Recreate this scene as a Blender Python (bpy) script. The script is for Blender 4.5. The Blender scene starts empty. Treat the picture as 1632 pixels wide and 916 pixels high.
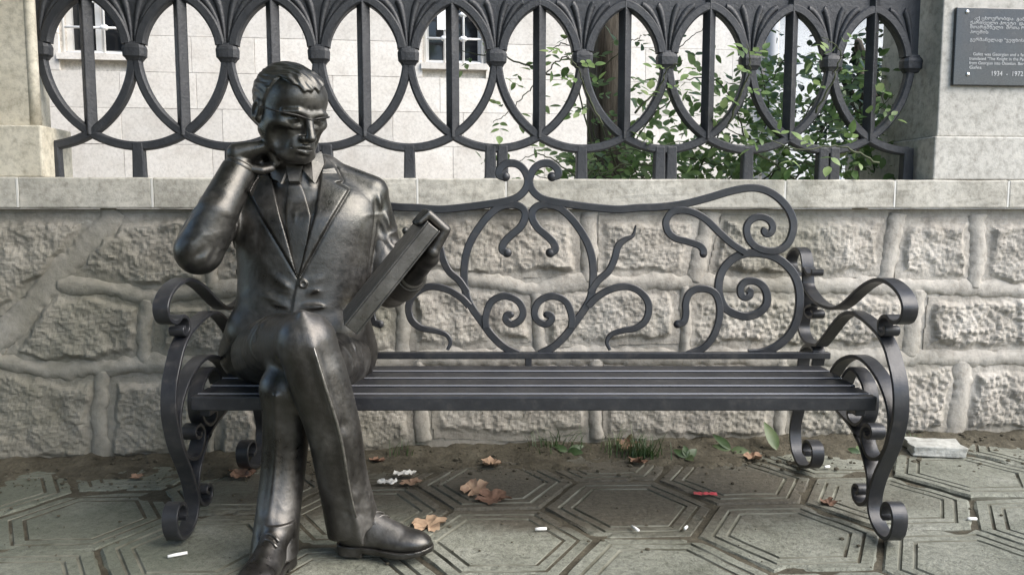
import bpy, bmesh, math, random
import numpy as np
from mathutils import Vector, Matrix, noise as mnoise

random.seed(7)
rng = np.random.default_rng(7)
scene = bpy.context.scene
COL = scene.collection
R = math.radians

# ------------------------------------------------------------------ camera
W0, H0, FPX = 1632.0, 916.0, 1300.0        # photograph size and focal length in its pixels
CAM_H = 0.946
PITCH = math.atan(128.0 / FPX)
cam_data = bpy.data.cameras.new('camera')
cam_data.sensor_width = 36.0
cam_data.lens = 36.0 * FPX / W0
cam_data.clip_start = 0.05
cam_data.clip_end = 1000.0
cam = bpy.data.objects.new('camera', cam_data)
COL.objects.link(cam)
cam.location = (0, 0, CAM_H)
cam.rotation_euler = (math.pi / 2 - PITCH, 0, 0)
scene.camera = cam
scene.render.resolution_x = 1024
scene.render.resolution_y = 574

# ------------------------------------------------------------------ sky, sun, exposure
SUN_EL, SUN_AZ = R(44), R(116)             # azimuth clockwise from +Y (the view direction)
world = bpy.data.worlds.new('World')
scene.world = world
world.use_nodes = True
wn = world.node_tree
bg = wn.nodes['Background']
sky = wn.nodes.new('ShaderNodeTexSky')
sky.sky_type = 'NISHITA'
sky.sun_disc = False
sky.sun_elevation = SUN_EL
sky.sun_rotation = SUN_AZ
sky.air_density = 1.0
sky.dust_density = 1.6
sky.ozone_density = 1.0
wn.links.new(sky.outputs['Color'], bg.inputs['Color'])
bg.inputs['Strength'].default_value = 0.115
sd = bpy.data.lights.new('sun', 'SUN')
sd.energy = 1.8
sd.angle = R(54)
sd.color = (1.0, 0.95, 0.88)
sun = bpy.data.objects.new('sun', sd)
COL.objects.link(sun)
sdir = Vector((math.sin(SUN_AZ) * math.cos(SUN_EL), math.cos(SUN_AZ) * math.cos(SUN_EL), math.sin(SUN_EL)))
sun.rotation_euler = sdir.to_track_quat('Z', 'Y').to_euler()
sun.location = (4, -6, 9)
vs = scene.view_settings
vs.view_transform = 'Standard'
vs.look = 'None'
vs.exposure = 1.62
vs.gamma = 1.0
vs.use_curve_mapping = False

# ------------------------------------------------------------------ measuring helpers
CP, SP = math.cos(PITCH), math.sin(PITCH)
def ray(px, py):
    u = (px - W0 / 2) / FPX
    v = (H0 / 2 - py) / FPX
    return Vector((u, CP + v * SP, -SP + v * CP))
def P(px, py, y):                           # point seen at photo pixel, at distance y
    d = ray(px, py)
    return Vector((0, 0, CAM_H)) + d * (y / d.y)
def PZ(px, py, z=0.0):                      # on a level plane
    d = ray(px, py)
    return Vector((0, 0, CAM_H)) + d * ((z - CAM_H) / d.z)
def PX(px, py, x):                          # on an upright plane x = const
    d = ray(px, py)
    return Vector((0, 0, CAM_H)) + d * (x / d.x)
# the boundary wall runs slightly away to the right
WT = 0.09
WANG = math.atan(WT)
WC, WS = math.cos(WANG), math.sin(WANG)
def PW(px, py, d0):                         # on an upright plane parallel to the wall, crossing the axis at d0
    d = ray(px, py)
    s = d0 / (d.y - WT * d.x)
    return Vector((0, 0, CAM_H)) + d * s
def wall_frame(d0):                         # matrix: local x along the wall, y away from the street, z up
    return Matrix.Translation((0, d0, 0)) @ Matrix.Rotation(WANG, 4, 'Z')
def to_wall(p, d0):
    q = wall_frame(d0).inverted() @ p
    return q

# ------------------------------------------------------------------ object helpers
def link(o, parent=None):
    COL.objects.link(o)
    if parent is not None:
        o.parent = parent
    return o
def tag(o, label=None, cat=None, group=None, kind=None):
    if label: o['label'] = label
    if cat: o['category'] = cat
    if group: o['group'] = group
    if kind: o['kind'] = kind
    return o
def empty(name, loc=(0, 0, 0), rz=0.0, label=None, cat=None, group=None, kind='thing'):
    o = bpy.data.objects.new(name, None)
    o.empty_display_size = 0.1
    o.location = loc
    o.rotation_euler = (0, 0, rz)
    link(o)
    return tag(o, label, cat, group, kind)
def mesh_obj(name, verts, faces, mat, parent=None, smooth=False):
    me = bpy.data.meshes.new(name)
    me.from_pydata([tuple(v) for v in verts], [], faces)
    me.update()
    if smooth:
        me.polygons.foreach_set('use_smooth', [True] * len(me.polygons))
    if mat is not None:
        me.materials.append(mat)
    o = bpy.data.objects.new(name, me)
    return link(o, parent)
def bm_obj(name, bm, mat, parent=None, smooth=False):
    me = bpy.data.meshes.new(name)
    bm.normal_update()
    bm.to_mesh(me)
    bm.free()
    if smooth:
        me.polygons.foreach_set('use_smooth', [True] * len(me.polygons))
    if mat is not None:
        me.materials.append(mat)
    o = bpy.data.objects.new(name, me)
    return link(o, parent)
def share(o, parent=None, loc=None, rot=None, scale=None):
    c = o.copy()
    link(c, parent)
    if loc is not None: c.location = loc
    if rot is not None: c.rotation_euler = rot
    if scale is not None: c.scale = scale
    return c
def bm_box(bm, x0, x1, y0, y1, z0, z1, bevel=0.0):
    vs_ = [bm.verts.new(v) for v in ((x0,y0,z0),(x1,y0,z0),(x1,y1,z0),(x0,y1,z0),(x0,y0,z1),(x1,y0,z1),(x1,y1,z1),(x0,y1,z1))]
    fs = []
    for f in ((0,3,2,1),(4,5,6,7),(0,1,5,4),(1,2,6,5),(2,3,7,6),(3,0,4,7)):
        fs.append(bm.faces.new([vs_[i] for i in f]))
    if bevel > 0:
        es = list({e for f in fs for e in f.edges})
        bmesh.ops.bevel(bm, geom=es, offset=bevel, segments=2, affect='EDGES', profile=0.5)
def box_obj(name, b, mat, parent=None, bevel=0.0):
    bm = bmesh.new()
    bm_box(bm, *b, bevel=bevel)
    return bm_obj(name, bm, mat, parent)
def catmull(pts, n=8, closed=False):
    pts = [np.array(p, float) for p in pts]
    out = []
    m = len(pts)
    for i in range(m - 1):
        p0 = pts[i - 1] if i > 0 else 2 * pts[0] - pts[1]
        p1, p2 = pts[i], pts[i + 1]
        p3 = pts[i + 2] if i + 2 < m else 2 * pts[-1] - pts[-2]
        for k in range(n):
            t = k / n
            out.append(0.5 * ((2 * p1) + (p2 - p0) * t + (2 * p0 - 5 * p1 + 4 * p2 - p3) * t * t + (3 * p1 - p0 - 3 * p2 + p3) * t ** 3))
    out.append(pts[-1])
    return out
def sweep(path, prof_fn, side=None, cap=True):
    """path: 3D points; prof_fn(i, n) -> list of (a, b): a along the in-plane normal, b along 'side' (the constant plane normal)."""
    path = [np.array(p, float) for p in path]
    n = len(path)
    side = np.array(side, float); side /= np.linalg.norm(side)
    verts, faces = [], []
    m = None
    for i, p in enumerate(path):
        t = path[min(i + 1, n - 1)] - path[max(i - 1, 0)]
        t = t / (np.linalg.norm(t) + 1e-12)
        nn = np.cross(side, t); nn /= (np.linalg.norm(nn) + 1e-12)
        prof = prof_fn(i, n)
        m = len(prof)
        for a, b in prof:
            verts.append(p + nn * a + side * b)
    for i in range(n - 1):
        for k in range(m):
            k2 = (k + 1) % m
            faces.append((i * m + k, i * m + k2, (i + 1) * m + k2, (i + 1) * m + k))
    if cap:
        faces.append(tuple(range(m))[::-1])
        faces.append(tuple((n - 1) * m + k for k in range(m)))
    return verts, faces
def rect_prof(a0, a1, b0, b1, bev=0.0):
    if bev <= 0:
        return [(a0, b0), (a1, b0), (a1, b1), (a0, b1)]
    e = bev
    return [(a0+e, b0), (a1-e, b0), (a1, b0+e), (a1, b1-e), (a1-e, b1), (a0+e, b1), (a0, b1-e), (a0, b0+e)]
def tube(path, radii, seg=8):
    """round tube along any path (rotation-minimising frame)"""
    path = [Vector(p) for p in path]
    n = len(path)
    verts, faces = [], []
    t = (path[1] - path[0]).normalized()
    up = Vector((0, 0, 1)) if abs(t.z) < 0.9 else Vector((1, 0, 0))
    nx = t.cross(up).normalized()
    for i, p in enumerate(path):
        t = (path[min(i + 1, n - 1)] - path[max(i - 1, 0)]).normalized()
        nx = (nx - t * nx.dot(t)).normalized()
        ny = t.cross(nx)
        r = radii[i] if hasattr(radii, '__len__') else radii
        for k in range(seg):
            a = 2 * math.pi * k / seg
            verts.append(p + nx * (math.cos(a) * r) + ny * (math.sin(a) * r))
    for i in range(n - 1):
        for k in range(seg):
            k2 = (k + 1) % seg
            faces.append((i * seg + k, i * seg + k2, (i + 1) * seg + k2, (i + 1) * seg + k))
    faces.append(tuple(range(seg))[::-1])
    faces.append(tuple((n - 1) * seg + k for k in range(seg)))
    return verts, faces
def fbm(p, oct=4, lac=2.1, gain=0.5):
    v = Vector(p); a = 1.0; s = 0.0
    for _ in range(oct):
        s += a * mnoise.noise(v); v = v * lac; a *= gain
    return s

# ------------------------------------------------------------------ materials
class NT:
    def __init__(self, name):
        self.m = bpy.data.materials.new(name)
        self.m.use_nodes = True
        self.t = self.m.node_tree
        self.b = self.t.nodes['Principled BSDF']
        self.tc = None
    def n(self, typ, **kw):
        nd = self.t.nodes.new(typ)
        for k, v in kw.items():
            setattr(nd, k, v)
        return nd
    def link(self, a, b):
        self.t.links.new(a, b)
    def coord(self, world_space=True):
        if self.tc is None:
            if world_space:
                g = self.n('ShaderNodeNewGeometry'); self.tc = g.outputs['Position']
            else:
                g = self.n('ShaderNodeTexCoord'); self.tc = g.outputs['Object']
        return self.tc
    def noise(self, scale, detail=6, rough=0.6, dist=0.0, stretch=None):
        nd = self.n('ShaderNodeTexNoise')
        nd.inputs['Scale'].default_value = scale
        nd.inputs['Detail'].default_value = detail
        nd.inputs['Roughness'].default_value = rough
        nd.inputs['Distortion'].default_value = dist
        src = self.coord()
        if stretch:
            mp = self.n('ShaderNodeMapping')
            mp.inputs['Scale'].default_value = stretch
            self.link(src, mp.inputs['Vector']); src = mp.outputs['Vector']
        self.link(src, nd.inputs['Vector'])
        return nd.outputs['Fac']
    def ramp(self, fac, stops):
        nd = self.n('ShaderNodeValToRGB')
        el = nd.color_ramp.elements
        while len(el) < len(stops):
            el.new(0.5)
        for e, (pos, c) in zip(el, stops):
            e.position = pos
            e.color = (*c, 1) if len(c) == 3 else c
        self.link(fac, nd.inputs['Fac'])
        return nd.outputs['Color']
    def mix(self, fac, a, b, mode='MIX'):
        nd = self.n('ShaderNodeMix', data_type='RGBA', blend_type=mode)
        for s, v in ((0, fac), (6, a), (7, b)):
            if isinstance(v, (int, float)):
                nd.inputs[s].default_value = v
            elif isinstance(v, tuple):
                nd.inputs[s].default_value = (*v, 1) if len(v) == 3 else v
            else:
                self.link(v, nd.inputs[s])
        return nd.outputs[2]
    def math(self, op, a, b=None, clamp=False):
        nd = self.n('ShaderNodeMath', operation=op)
        nd.use_clamp = clamp
        for s, v in ((0, a), (1, b)):
            if v is None: continue
            if isinstance(v, (int, float)): nd.inputs[s].default_value = v
            else: self.link(v, nd.inputs[s])
        return nd.outputs[0]
    def bump(self, h, strength=0.4, dist=0.01, prev=None):
        nd = self.n('ShaderNodeBump')
        nd.inputs['Strength'].default_value = strength
        nd.inputs['Distance'].default_value = dist
        self.link(h, nd.inputs['Height'])
        if prev is not None:
            self.link(prev, nd.inputs['Normal'])
        return nd.outputs['Normal']
    def done(self, color=None, rough=None, metal=None, normal=None, spec=None):
        for nm, v in (('Base Color', color), ('Roughness', rough), ('Metallic', metal), ('Specular IOR Level', spec)):
            if v is None: continue
            if isinstance(v, (int, float)): self.b.inputs[nm].default_value = v
            elif isinstance(v, tuple): self.b.inputs[nm].default_value = (*v, 1)
            else: self.link(v, self.b.inputs[nm])
        if normal is not None:
            self.link(normal, self.b.inputs['Normal'])
        return self.m

def mat_rock(name, c_dark, c_mid, c_light, green=0.0, rough=0.9, bump=0.6, scale=1.0, speck=0.75, vary=0.0, shade_dirt=0.0):
    t = NT(name)
    n1 = t.noise(5.0 * scale, 8, 0.62, 0.3)
    n2 = t.noise(38.0 * scale, 8, 0.7)
    n3 = t.noise(1.3 * scale, 4, 0.6)
    n4 = t.noise(160.0 * scale, 4, 0.6)
    base = t.ramp(n1, [(0.28, c_dark), (0.5, c_mid), (0.72, c_light)])
    sp_ = t.ramp(n2, [(0.30, (0.45, 0.44, 0.42)), (0.55, (1, 1, 1)), (0.8, (1.12, 1.1, 1.06))])
    col = t.mix(speck, base, sp_, 'MULTIPLY')
    if vary > 0:
        oi = t.n('ShaderNodeObjectInfo')
        vv_ = t.math('ADD', t.math('MULTIPLY', oi.outputs['Random'], vary), 1.0 - vary)
        col = t.mix(1.0, col, vv_, 'MULTIPLY')
    if green > 0:
        gf = t.ramp(n3, [(0.48, (0, 0, 0)), (0.66, (green, green, green))])
        col = t.mix(gf, col, (0.10, 0.105, 0.062))
    if shade_dirt > 0:                               # shade with algae painted into the left part, splashed earth low down
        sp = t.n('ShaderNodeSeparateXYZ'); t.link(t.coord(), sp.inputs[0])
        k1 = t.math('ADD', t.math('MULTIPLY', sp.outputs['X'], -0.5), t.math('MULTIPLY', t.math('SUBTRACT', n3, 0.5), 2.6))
        col = t.mix(t.ramp(k1, [(0.2, (0, 0, 0)), (1.0, (shade_dirt,) * 3)]), col, (0.15, 0.145, 0.108))
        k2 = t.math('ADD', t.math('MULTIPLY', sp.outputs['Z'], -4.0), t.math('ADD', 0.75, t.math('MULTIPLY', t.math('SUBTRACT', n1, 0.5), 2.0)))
        col = t.mix(t.ramp(k2, [(0.1, (0, 0, 0)), (0.9, (shade_dirt * 0.9,) * 3)]), col, (0.13, 0.118, 0.088))
    b1 = t.bump(n2, bump, 0.012)
    b2 = t.bump(n4, bump * 0.5, 0.004, b1)
    return t.done(col, rough, None, b2, 0.25)

M = {}
M['wall_stone'] = mat_rock('split face stone', (0.235, 0.215, 0.185), (0.375, 0.348, 0.305), (0.52, 0.49, 0.44), 0.4, 0.9, 0.4, speck=0.55, shade_dirt=0.62)
M['mortar'] = mat_rock('raised mortar', (0.29, 0.27, 0.235), (0.40, 0.375, 0.332), (0.47, 0.445, 0.40), 0.3, 0.92, 0.4, speck=0.55, shade_dirt=0.55)
M['coping'] = mat_rock('sawn coping stone', (0.32, 0.305, 0.26), (0.46, 0.44, 0.385), (0.54, 0.52, 0.46), 0.12, 0.85, 0.25)
M['pillar'] = mat_rock('dressed pillar stone', (0.38, 0.37, 0.33), (0.49, 0.475, 0.43), (0.55, 0.535, 0.485), 0.0, 0.85, 0.22)
M['pillar_cream'] = mat_rock('cream pillar stone', (0.46, 0.42, 0.33), (0.58, 0.54, 0.44), (0.64, 0.60, 0.50), 0.0, 0.85, 0.15)
M['ashlar'] = mat_rock('pale ashlar', (0.66, 0.62, 0.56), (0.75, 0.715, 0.655), (0.80, 0.77, 0.715), 0.0, 0.9, 0.2, speck=0.4, vary=0.16)
M['ashlar_joint'] = mat_rock('ashlar joint', (0.66, 0.625, 0.57), (0.72, 0.685, 0.63), (0.76, 0.73, 0.675), 0.0, 0.95, 0.2)
# =================================================================== GROUND BASE
D_WALL, D_COP, D_FENCE = 3.12, 3.085, 3.22
t = NT('soil')
n1 = t.noise(9, 8, 0.7); n2 = t.noise(70, 6, 0.7)
c = t.ramp(n1, [(0.3, (0.05, 0.045, 0.032)), (0.55, (0.10, 0.09, 0.067)), (0.75, (0.16, 0.147, 0.112))])
c = t.mix(0.6, c, t.ramp(n2, [(0.3, (0.4, 0.4, 0.4)), (0.7, (1.25, 1.2, 1.1))]), 'MULTIPLY')
M['soil'] = t.done(c, 0.95, None, t.bump(n2, 0.9, 0.012), 0.2)

g = 150.0
ground = mesh_obj('ground', [(-g, -g, -0.007), (g, -g, -0.007), (g, g, -0.007), (-g, g, -0.007)], [(0, 1, 2, 3)], M['soil'])
tag(ground, kind='structure')

# soil strip along the foot of the wall, uneven
def soil_strip():
    nx, ny = 320, 36
    F = wall_frame(D_WALL)
    vs_, fs = [], []
    for j in range(ny + 1):
        for i in range(nx + 1):
            x = -2.6 + 5.6 * i / nx
            w = -0.42 + 0.47 * j / ny
            e = max(0.0, (w + 0.42) / 0.47)
            h = -0.018 + 0.05 * e ** 1.5 + 0.018 * fbm((x * 5, w * 7, 3.1)) * min(1, e * 3) + 0.008 * fbm((x * 30, w * 30, 1.0), 3)
            vs_.append(F @ Vector((x, w, h)))
    for j in range(ny):
        for i in range(nx):
            a = j * (nx + 1) + i
            fs.append((a, a + 1, a + nx + 2, a + nx + 1))
    o = mesh_obj('soil_strip', vs_, fs, M['soil'], smooth=True)
    tag(o, kind='structure')
soil_strip()

# =================================================================== BOUNDARY WALL
F_W = wall_frame(D_WALL)
wall = empty('stone_wall', (0, D_WALL, 0), WANG, 'low retaining wall of rough split stones with raised mortar joints and flat coping', 'wall')
box_obj('core', (-2.9, 3.4, 0.010, 0.45, -0.1, 0.9385), M['mortar'], wall)

def wl(px, py):
    q = to_wall(PW(px, py, D_WALL), D_WALL)
    return np.array((q.x, q.z))
def resample(poly, step=0.03):
    out = []
    n = len(poly)
    for i in range(n):
        a, b = poly[i], poly[(i + 1) % n]
        L = np.linalg.norm(b - a)
        m = max(1, int(round(L / step)))
        for k in range(m):
            out.append(a + (b - a) * k / m)
    return np.array(out)
def poly_sd(P2, poly):
    """signed distance (positive inside) of points to a polygon"""
    d = np.full(len(P2), 1e9); inside = np.zeros(len(P2), bool)
    n = len(poly)
    for i in range(n):
        a, b = poly[i], poly[(i + 1) % n]
        ab = b - a
        tt = np.clip(((P2 - a) @ ab) / (ab @ ab + 1e-12), 0, 1)
        d = np.minimum(d, np.linalg.norm(P2 - (a + tt[:, None] * ab), axis=1))
        c1 = (a[1] > P2[:, 1]) != (b[1] > P2[:, 1])
        with np.errstate(divide='ignore', invalid='ignore'):
            xi = a[0] + (P2[:, 1] - a[1]) * (b[0] - a[0]) / (b[1] - a[1])
        inside ^= c1 & (P2[:, 0] < xi)
    return np.where(inside, d, -d)

def make_stone(poly_px, bulge, seed, style=0):
    """one split-faced stone: a relief grid clipped to the stone's outline"""
    poly = np.array([wl(*p) for p in poly_px])
    h = 0.0062
    lo, hi = poly.min(0), poly.max(0)
    nx = int((hi[0] - lo[0]) / h) + 2; nz = int((hi[1] - lo[1]) / h) + 2
    X, Z = np.meshgrid(lo[0] + np.arange(nx + 1) * h, lo[1] + np.arange(nz + 1) * h)
    pts = np.stack([X.ravel(), Z.ravel()], 1)
    sd = poly_sd(pts, poly)
    keep = sd > -h * 0.9
    idx = -np.ones(len(pts), int)
    verts = []
    so = seed * 3.71
    cx, cz = (lo + hi) / 2; hw, hz = (hi - lo) / 2
    nz_, vor = mnoise.noise, mnoise.voronoi
    rr = random.Random(seed)
    tx, tz_ = rr.uniform(-0.02, 0.02), rr.uniform(-0.03, 0.02)
    for i in np.nonzero(keep)[0]:
        x, z = pts[i]
        s = max(0.0, sd[i])
        wob = 0.022 * nz_(Vector((x * 10 + so, z * 10, so))) + 0.010 * nz_(Vector((x * 32 + so, z * 32, so)))
        e2 = min(1.0, max(0.0, (s - 0.022 + wob) / 0.026)); e2 = e2 * e2 * (3 - 2 * e2)   # rough boss inside a smeared margin
        f1 = nz_(Vector((x * 5 + so, z * 6, so))) + 0.5 * nz_(Vector((x * 12 + so, z * 13, so)))
        f3 = nz_(Vector((x * 27 + so, z * 30, so + 3))) 
        v = vor(Vector((x * 11 + so + 0.5 * f1, z * 14 + 0.5 * f1, so)))
        fac = v[1][0]
        tilt = (x * 11 + so - fac.x) * 0.35 * math.sin(fac.x * 7.3 + so) + (z * 14 - fac.y) * 0.40 * math.cos(fac.y * 5.1 + so)
        tilt *= min(1.0, (v[0][1] - v[0][0]) * 3.5)
        v2 = vor(Vector((x * 34 + so + 0.6 * f3, z * 38 + 0.6 * f3, so + 4)))
        fac2 = v2[1][0]
        tilt2 = (x * 34 + so - fac2.x) * 0.5 * math.sin(fac2.x * 9.1) + (z * 38 - fac2.y) * 0.5 * math.cos(fac2.y * 6.7)
        tilt2 *= min(1.0, (v2[0][1] - v2[0][0]) * 3.5)
        fine = nz_(Vector((x * 75 + so, z * 80, so)))
        rel = bulge * 0.7 * (0.50 + 0.50 * f1 + tx * (x - cx) / hw * 10 + tz_ * (z - cz) / hz * 8) + 0.016 * tilt + 0.0065 * tilt2 + 0.005 * f3 + 0.0025 * fine
        if style:
            v3 = vor(Vector((x * 42 + so, z * 44, so)))
            rel += 0.010 * (0.55 - v3[0][0] * 1.5)
        y = 0.006 - 0.004 * nz_(Vector((x * 16 + so, z * 16, 7))) - 0.0015 * fine - e2 * max(rel, -0.012)
        if sd[i] < 0: y = 0.02
        idx[i] = len(verts)
        verts.append((x, min(y, 0.03), z))
    faces = []
    for j in range(nz):
        for i in range(nx):
            a = j * (nx + 1) + i
            q = (idx[a], idx[a + 1], idx[a + nx + 2], idx[a + nx + 1])
            if min(q) >= 0: faces.append(q)
    return mesh_obj('stone', verts, faces, M['wall_stone'], wall, smooth=False)

# stone outlines measured on the wall face (photo pixels)
stones = [
 # left, irregular
 ([(-30,338),(172,338),(95,425),(0,505),(-30,530)], .05, 0),
 ([(190,338),(330,338),(330,455),(245,468),(165,452),(98,447),(120,420)], .05, 0),
 ([(85,462),(160,465),(232,482),(225,570),(150,580),(75,585),(10,570),(40,510)], .055, 0),
 ([(-30,545),(2,520),(20,500),(30,512),(5,568),(-30,570)], .02, 0),
 ([(340,338),(395,338),(398,455),(345,458)], .04, 0),
 ([(248,480),(395,470),(395,570),(240,572)], .04, 0),
 ([(-30,585),(20,585),(75,600),(150,596),(158,600),(150,735),(-30,755)], .04, 0),
 ([(176,600),(262,596),(325,600),(325,735),(168,735)], .05, 0),
 ([(340,600),(412,590),(412,735),(340,735)], .04, 0),
 ([(408,338),(560,338),(560,455),(408,455)], .04, 0),
 ([(408,470),(520,470),(520,570),(408,570)], .04, 0),
 ([(535,470),(632,465),(632,565),(535,570)], .035, 0),
 ([(428,588),(520,585),(520,735),(428,735)], .04, 0),
 ([(535,585),(655,583),(660,700),(600,735),(535,735)], .035, 0),
 # middle
 ([(575,340),(680,340),(760,340),(925,342),(925,440),(780,448),(700,440),(575,448)], .035, 0),
 ([(650,462),(700,452),(790,452),(845,468),(850,545),(760,560),(650,562)], .045, 0),
 ([(862,470),(930,455),(1060,455),(1085,470),(1085,548),(870,556)], .045, 0),
 ([(952,342),(1118,342),(1095,442),(952,445)], .045, 0),
 ([(680,585),(790,580),(940,582),(940,690),(830,705),(690,700)], .035, 0),
 ([(960,582),(1110,580),(1240,580),(1235,700),(1080,705),(960,698)], .03, 0),
 # right
 ([(1150,342),(1415,344),(1405,440),(1300,448),(1125,444)], .04, 0),
 ([(1100,468),(1180,462),(1310,462),(1450,468),(1440,560),(1280,560),(1100,556)], .045, 1),
 ([(1440,345),(1550,346),(1548,452),(1425,446)], .04, 0),
 ([(1570,346),(1660,347),(1660,460),(1562,455)], .045, 0),
 ([(1480,472),(1600,466),(1660,470),(1660,560),(1470,562)], .045, 1),
 ([(1258,580),(1380,578),(1525,578),(1512,690),(1400,700),(1250,705)], .045, 1),
 ([(1545,582),(1660,578),(1660,690),(1535,690)], .045, 1),
 ([(1662,346),(1790,348),(1790,560),(1664,560)], .04, 0),
 ([(1662,580),(1790,578),(1790,690),(1662,690)], .04, 0),
]
for i, (poly, b, st) in enumerate(stones):
    make_stone(poly, b, i + 1, st)

# raised, trowelled mortar joints
def mortar(pts_px, w=0.017, h=0.016, seed=0):
    path = []
    for p in pts_px:
        x, z = wl(*p)
        path.append((x, 0.0, z))
    path = catmull(path, 8)
    # finer resampling with wander
    out = []
    for i, p in enumerate(path):
        out.append(np.array((p[0] + 0.002 * mnoise.noise(Vector((p[0] * 14, p[2] * 14, seed))), 0, p[2] + 0.003 * mnoise.noise(Vector((p[0] * 11, p[2] * 11, seed + 5.5))))))
    dense = []
    for a, b in zip(out[:-1], out[1:]):
        m_ = max(1, int(np.linalg.norm(b - a) / 0.007))
        dense += [a + (b - a) * k / m_ for k in range(m_)]
    out = dense + [out[-1]]
    def prof(i, n):
        x, z = out[i][0], out[i][2]
        nn = lambda s, o: mnoise.noise(Vector((x * s, z * s, seed + o)))
        wl_ = w * (1 + 0.45 * nn(9, 2) + 0.35 * nn(38, 3)); wr_ = w * (1 + 0.45 * nn(9, 7) + 0.35 * nn(38, 8))
        hh = h * (0.8 + 0.5 * nn(7, 9) + 0.35 * nn(30, 4))
        hl = hh * (0.85 + 0.4 * nn(22, 11)); hr_ = hh * (0.85 + 0.4 * nn(22, 12))
        return [(-wl_ * 2.3, 0.02), (-wl_ * 1.9, 0.004), (-wl_ * 1.25, -hl * 0.30), (-wl_ * 0.85, -hl * 0.85), (-wl_ * 0.3, -hh), (wr_ * 0.3, -hh * (1 + 0.2 * nn(50, 5))), (wr_ * 0.85, -hr_ * 0.8), (wr_ * 1.25, -hr_ * 0.25), (wr_ * 1.9, 0.004), (wr_ * 2.3, 0.02)]
    v, f = sweep(out, prof, side=(0, 1, 0))
    mesh_obj('mortar_joint', v, f, M['mortar'], wall, smooth=True)
joints = [
 ([(186,336),(150,378),(95,435),(60,470),(20,520),(-30,560)], .022),
 ([(90,452),(130,455),(180,462),(240,476),(300,464),(400,462),(560,462),(640,458),(700,446),(790,450),(850,462),(930,450),(1060,450),(1180,455),(1310,455),(1440,458),(1560,460),(1660,466)], .016),
 ([(-30,572),(30,580),(80,592),(160,588),(250,582),(400,580),(520,578),(640,573),(760,570),(900,568),(1100,570),(1280,570),(1450,570),(1530,572),(1660,568)], .017),
 ([(236,478),(228,530),(230,580)], .014),
 ([(334,336),(335,400),(337,460)], .013),
 ([(402,336),(403,400),(403,580),(418,640),(420,735)], .013),
 ([(165,590),(158,640),(160,735)], .014),
 ([(332,590),(332,660),(333,735)], .013),
 ([(566,336),(568,400),(566,462)], .013),
 ([(527,465),(527,575),(527,735)], .013),
 ([(640,462),(642,520),(640,572)], .014),
 ([(668,576),(668,640),(676,705)], .014),
 ([(940,338),(940,400),(938,450)], .015),
 ([(856,462),(858,500),(862,566)], .012),
 ([(1136,338),(1122,390),(1108,450)], .018),
 ([(1092,456),(1094,510),(1092,568)], .013),
 ([(950,572),(950,640),(952,700)], .013),
 ([(1248,572),(1246,640),(1242,705)], .015),
 ([(1430,340),(1422,395),(1412,456)], .018),
 ([(1560,342),(1560,400),(1554,460)], .017),
 ([(1464,462),(1460,510),(1452,568)], .018),
 ([(1536,574),(1532,640),(1522,695)], .02),
 ([(1662,342),(1662,460),(1660,570),(1661,690)], .015),
]
for i, (p, w) in enumerate(joints):
    mortar(p, w * 1.0, 0.0070, i * 1.7)

# coping stones
cop_top = 1.052; cop_bot = 0.941
def cop_x(px): return to_wall(PW(px, 310, D_COP), D_COP).x
cuts = [cop_x(p) for p in (-260, 26, 241, 664, 805, 1250, 1425, 1606, 1800)]
for a, b in zip(cuts[:-1], cuts[1:]):
    bm = bmesh.new()
    bm_box(bm, a + 0.002, b - 0.002, -0.035, 0.40, cop_bot, cop_top, 0.006)
    bmesh.ops.subdivide_edges(bm, edges=[e for e in bm.edges if e.calc_length() > 0.08], cuts=5, use_grid_fill=True)
    for v in bm.verts:
        v.co += Vector((0, 1, 0.6)) * 0.0035 * fbm((v.co.x * 14, v.co.y * 14, v.co.z * 14 + a), 3)
    bm_obj('coping_stone', bm, M['coping'], wall)
t = NT('white joint filler'); M['filler'] = t.done((0.62, 0.61, 0.57), 0.9)
for x in cuts[1:-1]:
    box_obj('coping_joint', (x - 0.0035, x + 0.0035, -0.0345, 0.39, cop_bot + 0.004, cop_top - 0.003), M['filler'], wall)

# =================================================================== PILLARS
def pillar(name, label, x0, x1, mat, seed, shaft_in=0.02, base_h=0.17, y0=0.0, y1=0.40, back_in=0.0):
    root = empty(name, (0, D_COP, 0), WANG, label, 'pillar')
    bm = bmesh.new(); bm_box(bm, x0, x1, y0, y1, cop_top + 0.001, cop_top + base_h, 0.006)
    bm_obj('base', bm, mat, root)
    zb = cop_top + base_h + 0.0015
    # shaft in tall dressed blocks
    z = zb
    for k, hgt in enumerate((0.62, 0.6, 0.6)):
        bm = bmesh.new(); bm_box(bm, x0 + shaft_in, x1 - shaft_in, y0 + shaft_in, y1 - shaft_in - back_in, z, z + hgt - 0.003, 0.005)
        bm_obj('shaft_block', bm, mat, root); z += hgt
    bm = bmesh.new(); bm_box(bm, x0 - 0.04, x1 + 0.04, y0 - 0.04, y1 + 0.04, z, z + 0.12, 0.02)
    bm_obj('cap', bm, mat, root)
    return root
xr = cop_x(1487)
pil_r = pillar('stone_pillar', 'square grey stone pillar carrying a dark plaque, right end of the iron railing', xr, xr + 0.72, M['pillar'], 1, y0=0.005, y1=0.58, back_in=0.10)
xl = cop_x(66)
pil_l = pillar('stone_pillar', 'cream stone pillar at the left end of the iron railing', xl - 0.72, xl, M['pillar_cream'], 2, y0=0.02, y1=0.27, shaft_in=0.05, base_h=0.185)
# round moulding on the cream pillar's corner
v, f = tube([(xl - 0.045, 0.085, cop_top + 0.187 + k * 0.2) for k in range(9)], 0.02, 10)
mesh_obj('corner_moulding', v, f, M['pillar_cream'], pil_l, smooth=True)

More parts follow.
